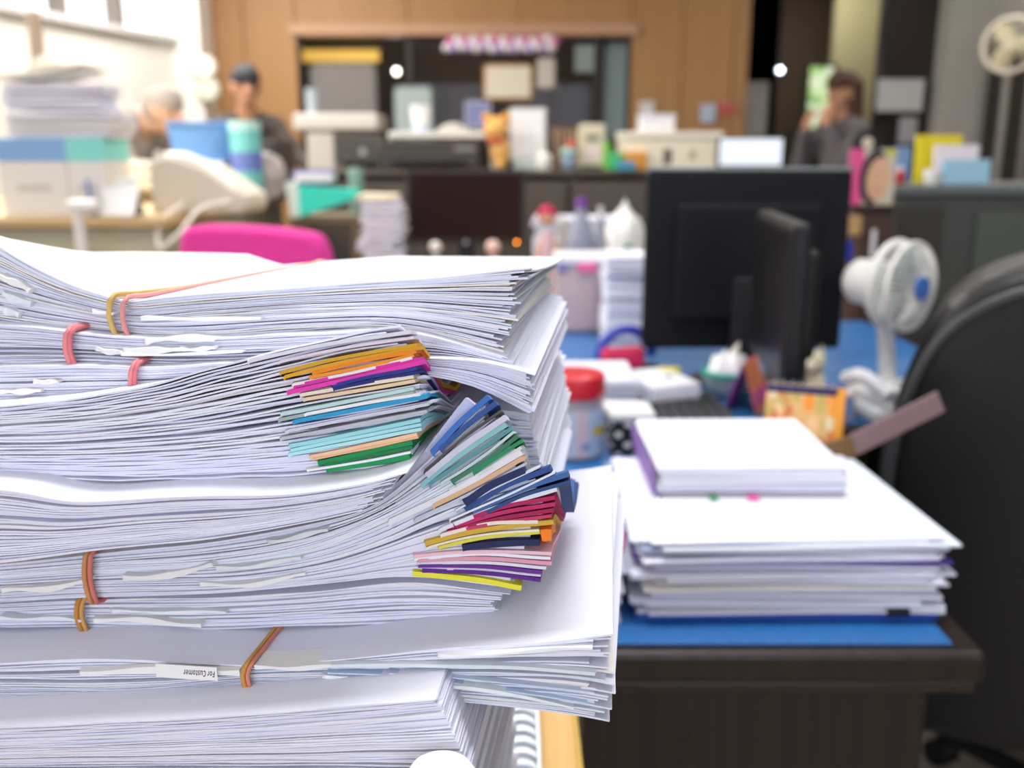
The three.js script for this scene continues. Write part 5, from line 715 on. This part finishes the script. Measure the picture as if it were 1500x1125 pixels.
// ---------------------------------------------------------------- people
function field(caps, cell, pad = 0.04, k = 0.03) { // smooth union of tapered capsules, meshed with marching cubes
  const lo = V(1e9, 1e9, 1e9), hi = V(-1e9, -1e9, -1e9);
  for (const c of caps) for (const [p, r] of [[c[0], c[2]], [c[1], c[3]]]) { lo.min(V(p[0] - r, p[1] - r, p[2] - r)); hi.max(V(p[0] + r, p[1] + r, p[2] + r)); }
  lo.subScalar(pad); hi.addScalar(pad);
  const size = Math.max(hi.x - lo.x, hi.y - lo.y, hi.z - lo.z), n = Math.min(110, Math.ceil(size / cell)), ctr = lo.clone().add(hi).multiplyScalar(0.5), half = size / 2;
  const mc = new MarchingCubes(n, new THREE.MeshStandardMaterial(), false, false, 160000); mc.isolation = 0;
  const A = caps.map(c => ({ a: V(...c[0]), d: V(...c[1]).sub(V(...c[0])), r0: c[2], r1: c[3] })), p = V(0, 0, 0), q = V(0, 0, 0);
  for (let z = 0; z < n; z++) for (let y = 0; y < n; y++) for (let x = 0; x < n; x++) {
    p.set((x - n / 2) / (n / 2) * half + ctr.x, (y - n / 2) / (n / 2) * half + ctr.y, (z - n / 2) / (n / 2) * half + ctr.z);
    let d = 1e3; for (const c of A) { q.copy(p).sub(c.a); const l = c.d.lengthSq() || 1e-9, t = Math.min(1, Math.max(0, q.dot(c.d) / l)); const e = q.addScaledVector(c.d, -t).length() - (c.r0 + (c.r1 - c.r0) * t); const h = Math.max(0, Math.min(1, 0.5 + 0.5 * (d - e) / k)); d = d * (1 - h) + e * h - k * h * (1 - h); }
    mc.field[x + y * n + z * n * n] = -d;
  }
  mc.update(); const cnt = mc.count, pos = new Float32Array(cnt * 3), nor = new Float32Array(cnt * 3);
  for (let i = 0; i < cnt * 3; i++) pos[i] = mc.positionArray[i] * half + [ctr.x, ctr.y, ctr.z][i % 3];
  const g = new THREE.BufferGeometry(); g.setAttribute('position', new THREE.BufferAttribute(pos, 3)); g.setAttribute('normal', new THREE.BufferAttribute(nor, 3)); g.computeVertexNormals();
  g.setAttribute('uv', new THREE.BufferAttribute(new Float32Array(cnt * 2), 2)); return g;
}
const L3 = (a, b, t) => a.map((v, i) => v + (b[i] - v) * t);
function hand(w, dir, side) { // palm and five bent fingers starting at wrist w, pointing along dir
  const d = V(...dir).normalize(), s = V(...side).normalize(), dn = d.clone().cross(s).normalize(), P3 = (a, b, c) => [w[0] + d.x * a + s.x * b + dn.x * c, w[1] + d.y * a + s.y * b + dn.y * c, w[2] + d.z * a + s.z * b + dn.z * c];
  const caps = [[P3(0, 0, 0), P3(0.03, 0.0, 0), 0.024, 0.026]];
  [[-0.03, 0.062], [-0.01, 0.072], [0.01, 0.068], [0.03, 0.054]].forEach(([b, l]) => { caps.push([P3(0.02, b * 0.7, 0), P3(0.08, b, 0), 0.014, 0.011], [P3(0.08, b, 0), P3(0.08 + l * 0.55, b * 1.05, 0.012), 0.0095, 0.009], [P3(0.08 + l * 0.55, b * 1.05, 0.012), P3(0.08 + l * 0.9, b * 1.05, 0.035), 0.009, 0.0075]); });
  caps.push([P3(0.015, -0.022, 0), P3(0.05, -0.05, 0.01), 0.014, 0.011], [P3(0.05, -0.05, 0.01), P3(0.08, -0.056, 0.022), 0.011, 0.009]);
  return field(caps, 0.005, 0.015, 0.006);
}
function person(label, pos, turn, J, o) {
  const t = thing('person', label, 'person', pos, turn);
  const h = J.head, hd = [[[h[0], h[1] + 0.035, h[2] - 0.01], [h[0], h[1] + 0.03, h[2] + 0.01], 0.088, 0.085], [[h[0], h[1] - 0.03, h[2] + 0.02], [h[0], h[1] - 0.075, h[2] + 0.045], 0.068, 0.042], [[h[0], h[1] + 0.005, h[2] + 0.09], [h[0], h[1] - 0.022, h[2] + 0.108], 0.012, 0.016], [[h[0] - 0.02, h[1] - 0.058, h[2] + 0.088], [h[0] + 0.02, h[1] - 0.058, h[2] + 0.088], 0.008, 0.008]];
  for (const s of [-1, 1]) hd.push([[h[0] + s * 0.084, h[1] + 0.02, h[2]], [h[0] + s * 0.084, h[1] - 0.02, h[2]], 0.016, 0.012]);
  const arms = [['L', -1], ['R', 1]].flatMap(([k]) => [[J['el' + k], J['wr' + k], 0.04, 0.028]]);
  const gs = [field(hd, 0.0045, 0.02, 0.02), field([[J.neck, [h[0], h[1] - 0.05, h[2]], 0.058, 0.05], [J.neck, J.chest, 0.06, 0.1], [J.chest, J.pelvis, 0.1, 0.1], ...arms], 0.014), hand(J.wrL, J.hdL, [1, 0, 0.2]), hand(J.wrR, J.hdR, [1, 0, -0.2])];
  if (o.legs !== false) gs.push(field([[J.pelvis, J.knL, 0.085, 0.055], [J.knL, J.anL, 0.055, 0.035], [J.pelvis, J.knR, 0.085, 0.055], [J.knR, J.anR, 0.055, 0.035], [J.anL, [J.anL[0], 0.035, J.anL[2] + 0.14], 0.035, 0.03], [J.anR, [J.anR[0], 0.035, J.anR[2] + 0.14], 0.035, 0.03]], 0.014));
  part(t, 'body', merged(...gs), M(o.skin || '#d09a78', 0.6));
  const eye = [-1, 1].map(s => mv(new THREE.SphereGeometry(0.011, 12, 8), h[0] + s * 0.032, h[1] + 0.012, h[2] + 0.083)); part(t, 'eyes', merged(...eye), M('#221c1a', 0.3));
  const sl = o.sleeve ?? 0.8;
  part(t, 'shirt', field([[J.shL, J.shR, 0.075, 0.075], [J.chest, L3(J.chest, J.pelvis, 0.5), 0.135, 0.13], [L3(J.chest, J.pelvis, 0.5), J.pelvis, 0.13, 0.14], [L3(J.shL, J.shR, 0.25), L3(J.chest, J.pelvis, 0.6), 0.1, 0.11], [L3(J.shL, J.shR, 0.75), L3(J.chest, J.pelvis, 0.6), 0.1, 0.11], [J.shL, J.elL, 0.068, 0.054], [J.shR, J.elR, 0.068, 0.054], [J.elL, L3(J.elL, J.wrL, sl), 0.054, 0.042], [J.elR, L3(J.elR, J.wrR, sl), 0.054, 0.042]], 0.014), M(o.shirt, 0.85));
  part(t, 'trousers', field([[L3(J.pelvis, J.chest, 0.12), J.pelvis, 0.145, 0.15], [[J.pelvis[0] - 0.07, J.pelvis[1], J.pelvis[2]], J.knL, 0.1, 0.072], [J.knL, L3(J.knL, J.anL, 0.92), 0.072, 0.055], [[J.pelvis[0] + 0.07, J.pelvis[1], J.pelvis[2]], J.knR, 0.1, 0.072], [J.knR, L3(J.knR, J.anR, 0.92), 0.072, 0.055]], 0.016), M(o.trousers || '#2c2c34', 0.85));
  for (const k of ['L', 'R']) part(t, 'shoe', field([[[J['an' + k][0], 0.045, J['an' + k][2] - 0.02], [J['an' + k][0], 0.04, J['an' + k][2] + 0.15], 0.042, 0.036]], 0.01), M('#1a1818', 0.4));
  const hc = [[[h[0], h[1] + 0.05, h[2] - 0.025], [h[0], h[1] + 0.065, h[2] + 0.02], 0.098, 0.088]]; if (o.longHair) for (const s of [-1, 0, 1]) hc.push([[h[0] + s * 0.06, h[1] + 0.04, h[2] - 0.04], [h[0] + s * 0.08, h[1] - 0.2, h[2] - 0.06], 0.06, 0.045]);
  else hc.push([[h[0], h[1] + 0.02, h[2] - 0.05], [h[0], h[1] - 0.03, h[2] - 0.055], 0.07, 0.055]);
  part(t, 'hair', field(hc, 0.009), M(o.hair, 0.7)); return t;
}
{
  const q = at(363, 130, 6.4), y = q.y; // man bending over the counter's far end
  person('man in a dark jacket leaning over the far end of the counter', [q.x - 0.05, 0, -6.5], 0.35, { head: [0, y, 0.12], neck: [0, y - 0.16, 0.07], chest: [0, y - 0.38, 0.0], pelvis: [0, 0.95, -0.08], shL: [-0.17, y - 0.24, 0.03], shR: [0.17, y - 0.24, 0.05], elL: [-0.26, y - 0.5, 0.08], elR: [0.32, y - 0.44, 0.2], wrL: [-0.2, y - 0.62, 0.3], wrR: [0.42, y - 0.56, 0.42], hdL: [0.1, -0.3, 1], hdR: [0.4, -0.4, 1], knL: [-0.1, 0.5, -0.02], knR: [0.1, 0.5, 0.02], anL: [-0.11, 0.08, -0.06], anR: [0.11, 0.08, -0.02] }, { shirt: '#4a443e', hair: '#34343a', trousers: '#34323a', sleeve: 0.9 });
  const w = at(1245, 136, 6.4); // woman with raised hands, in profile
  person('woman with long brown hair in a grey top raising her hand to her face', [w.x, 0, -6.5], -1.15, { head: [0, w.y, 0.02], neck: [0, w.y - 0.16, -0.01], chest: [0, w.y - 0.38, -0.02], pelvis: [0, 0.93, -0.02], shL: [-0.15, w.y - 0.24, 0], shR: [0.15, w.y - 0.24, 0], elL: [-0.2, w.y - 0.44, 0.16], elR: [0.2, w.y - 0.44, 0.16], wrL: [-0.1, w.y - 0.24, 0.22], wrR: [0.09, w.y - 0.22, 0.22], hdL: [0.15, 1, -0.1], hdR: [-0.15, 1, -0.1], knL: [-0.09, 0.5, 0.02], knR: [0.09, 0.5, 0], anL: [-0.09, 0.08, -0.03], anR: [0.09, 0.08, -0.03] }, { shirt: '#6a6468', hair: '#4a2e1e', longHair: true, trousers: '#26242a', sleeve: 0.95 });
  const g = at(205, 150, 5.3); // person in grey bending behind the counter
  person('person in grey clothing bent forward behind the counter', [g.x - 0.12, 0, -5.45], 1.2, { head: [0, g.y - 0.06, 0.24], neck: [0, g.y - 0.1, 0.1], chest: [0, g.y - 0.22, -0.04], pelvis: [0, 0.88, -0.2], shL: [-0.17, g.y - 0.1, 0.03], shR: [0.17, g.y - 0.1, 0.03], elL: [-0.22, g.y - 0.34, 0.16], elR: [0.22, g.y - 0.34, 0.16], wrL: [-0.14, g.y - 0.36, 0.38], wrR: [0.14, g.y - 0.36, 0.38], hdL: [0, -0.3, 1], hdR: [0, -0.3, 1], knL: [-0.1, 0.48, -0.06], knR: [0.1, 0.48, -0.06], anL: [-0.1, 0.08, -0.14], anR: [0.1, 0.08, -0.14] }, { shirt: '#b4aca4', hair: '#b0a69c', trousers: '#6a6460', skin: '#dcb090', sleeve: 0.9 });
}
scene.traverse(o => { if (o.isMesh) { o.castShadow = true; o.receiveShadow = true; } });
renderer.render(scene, camera);
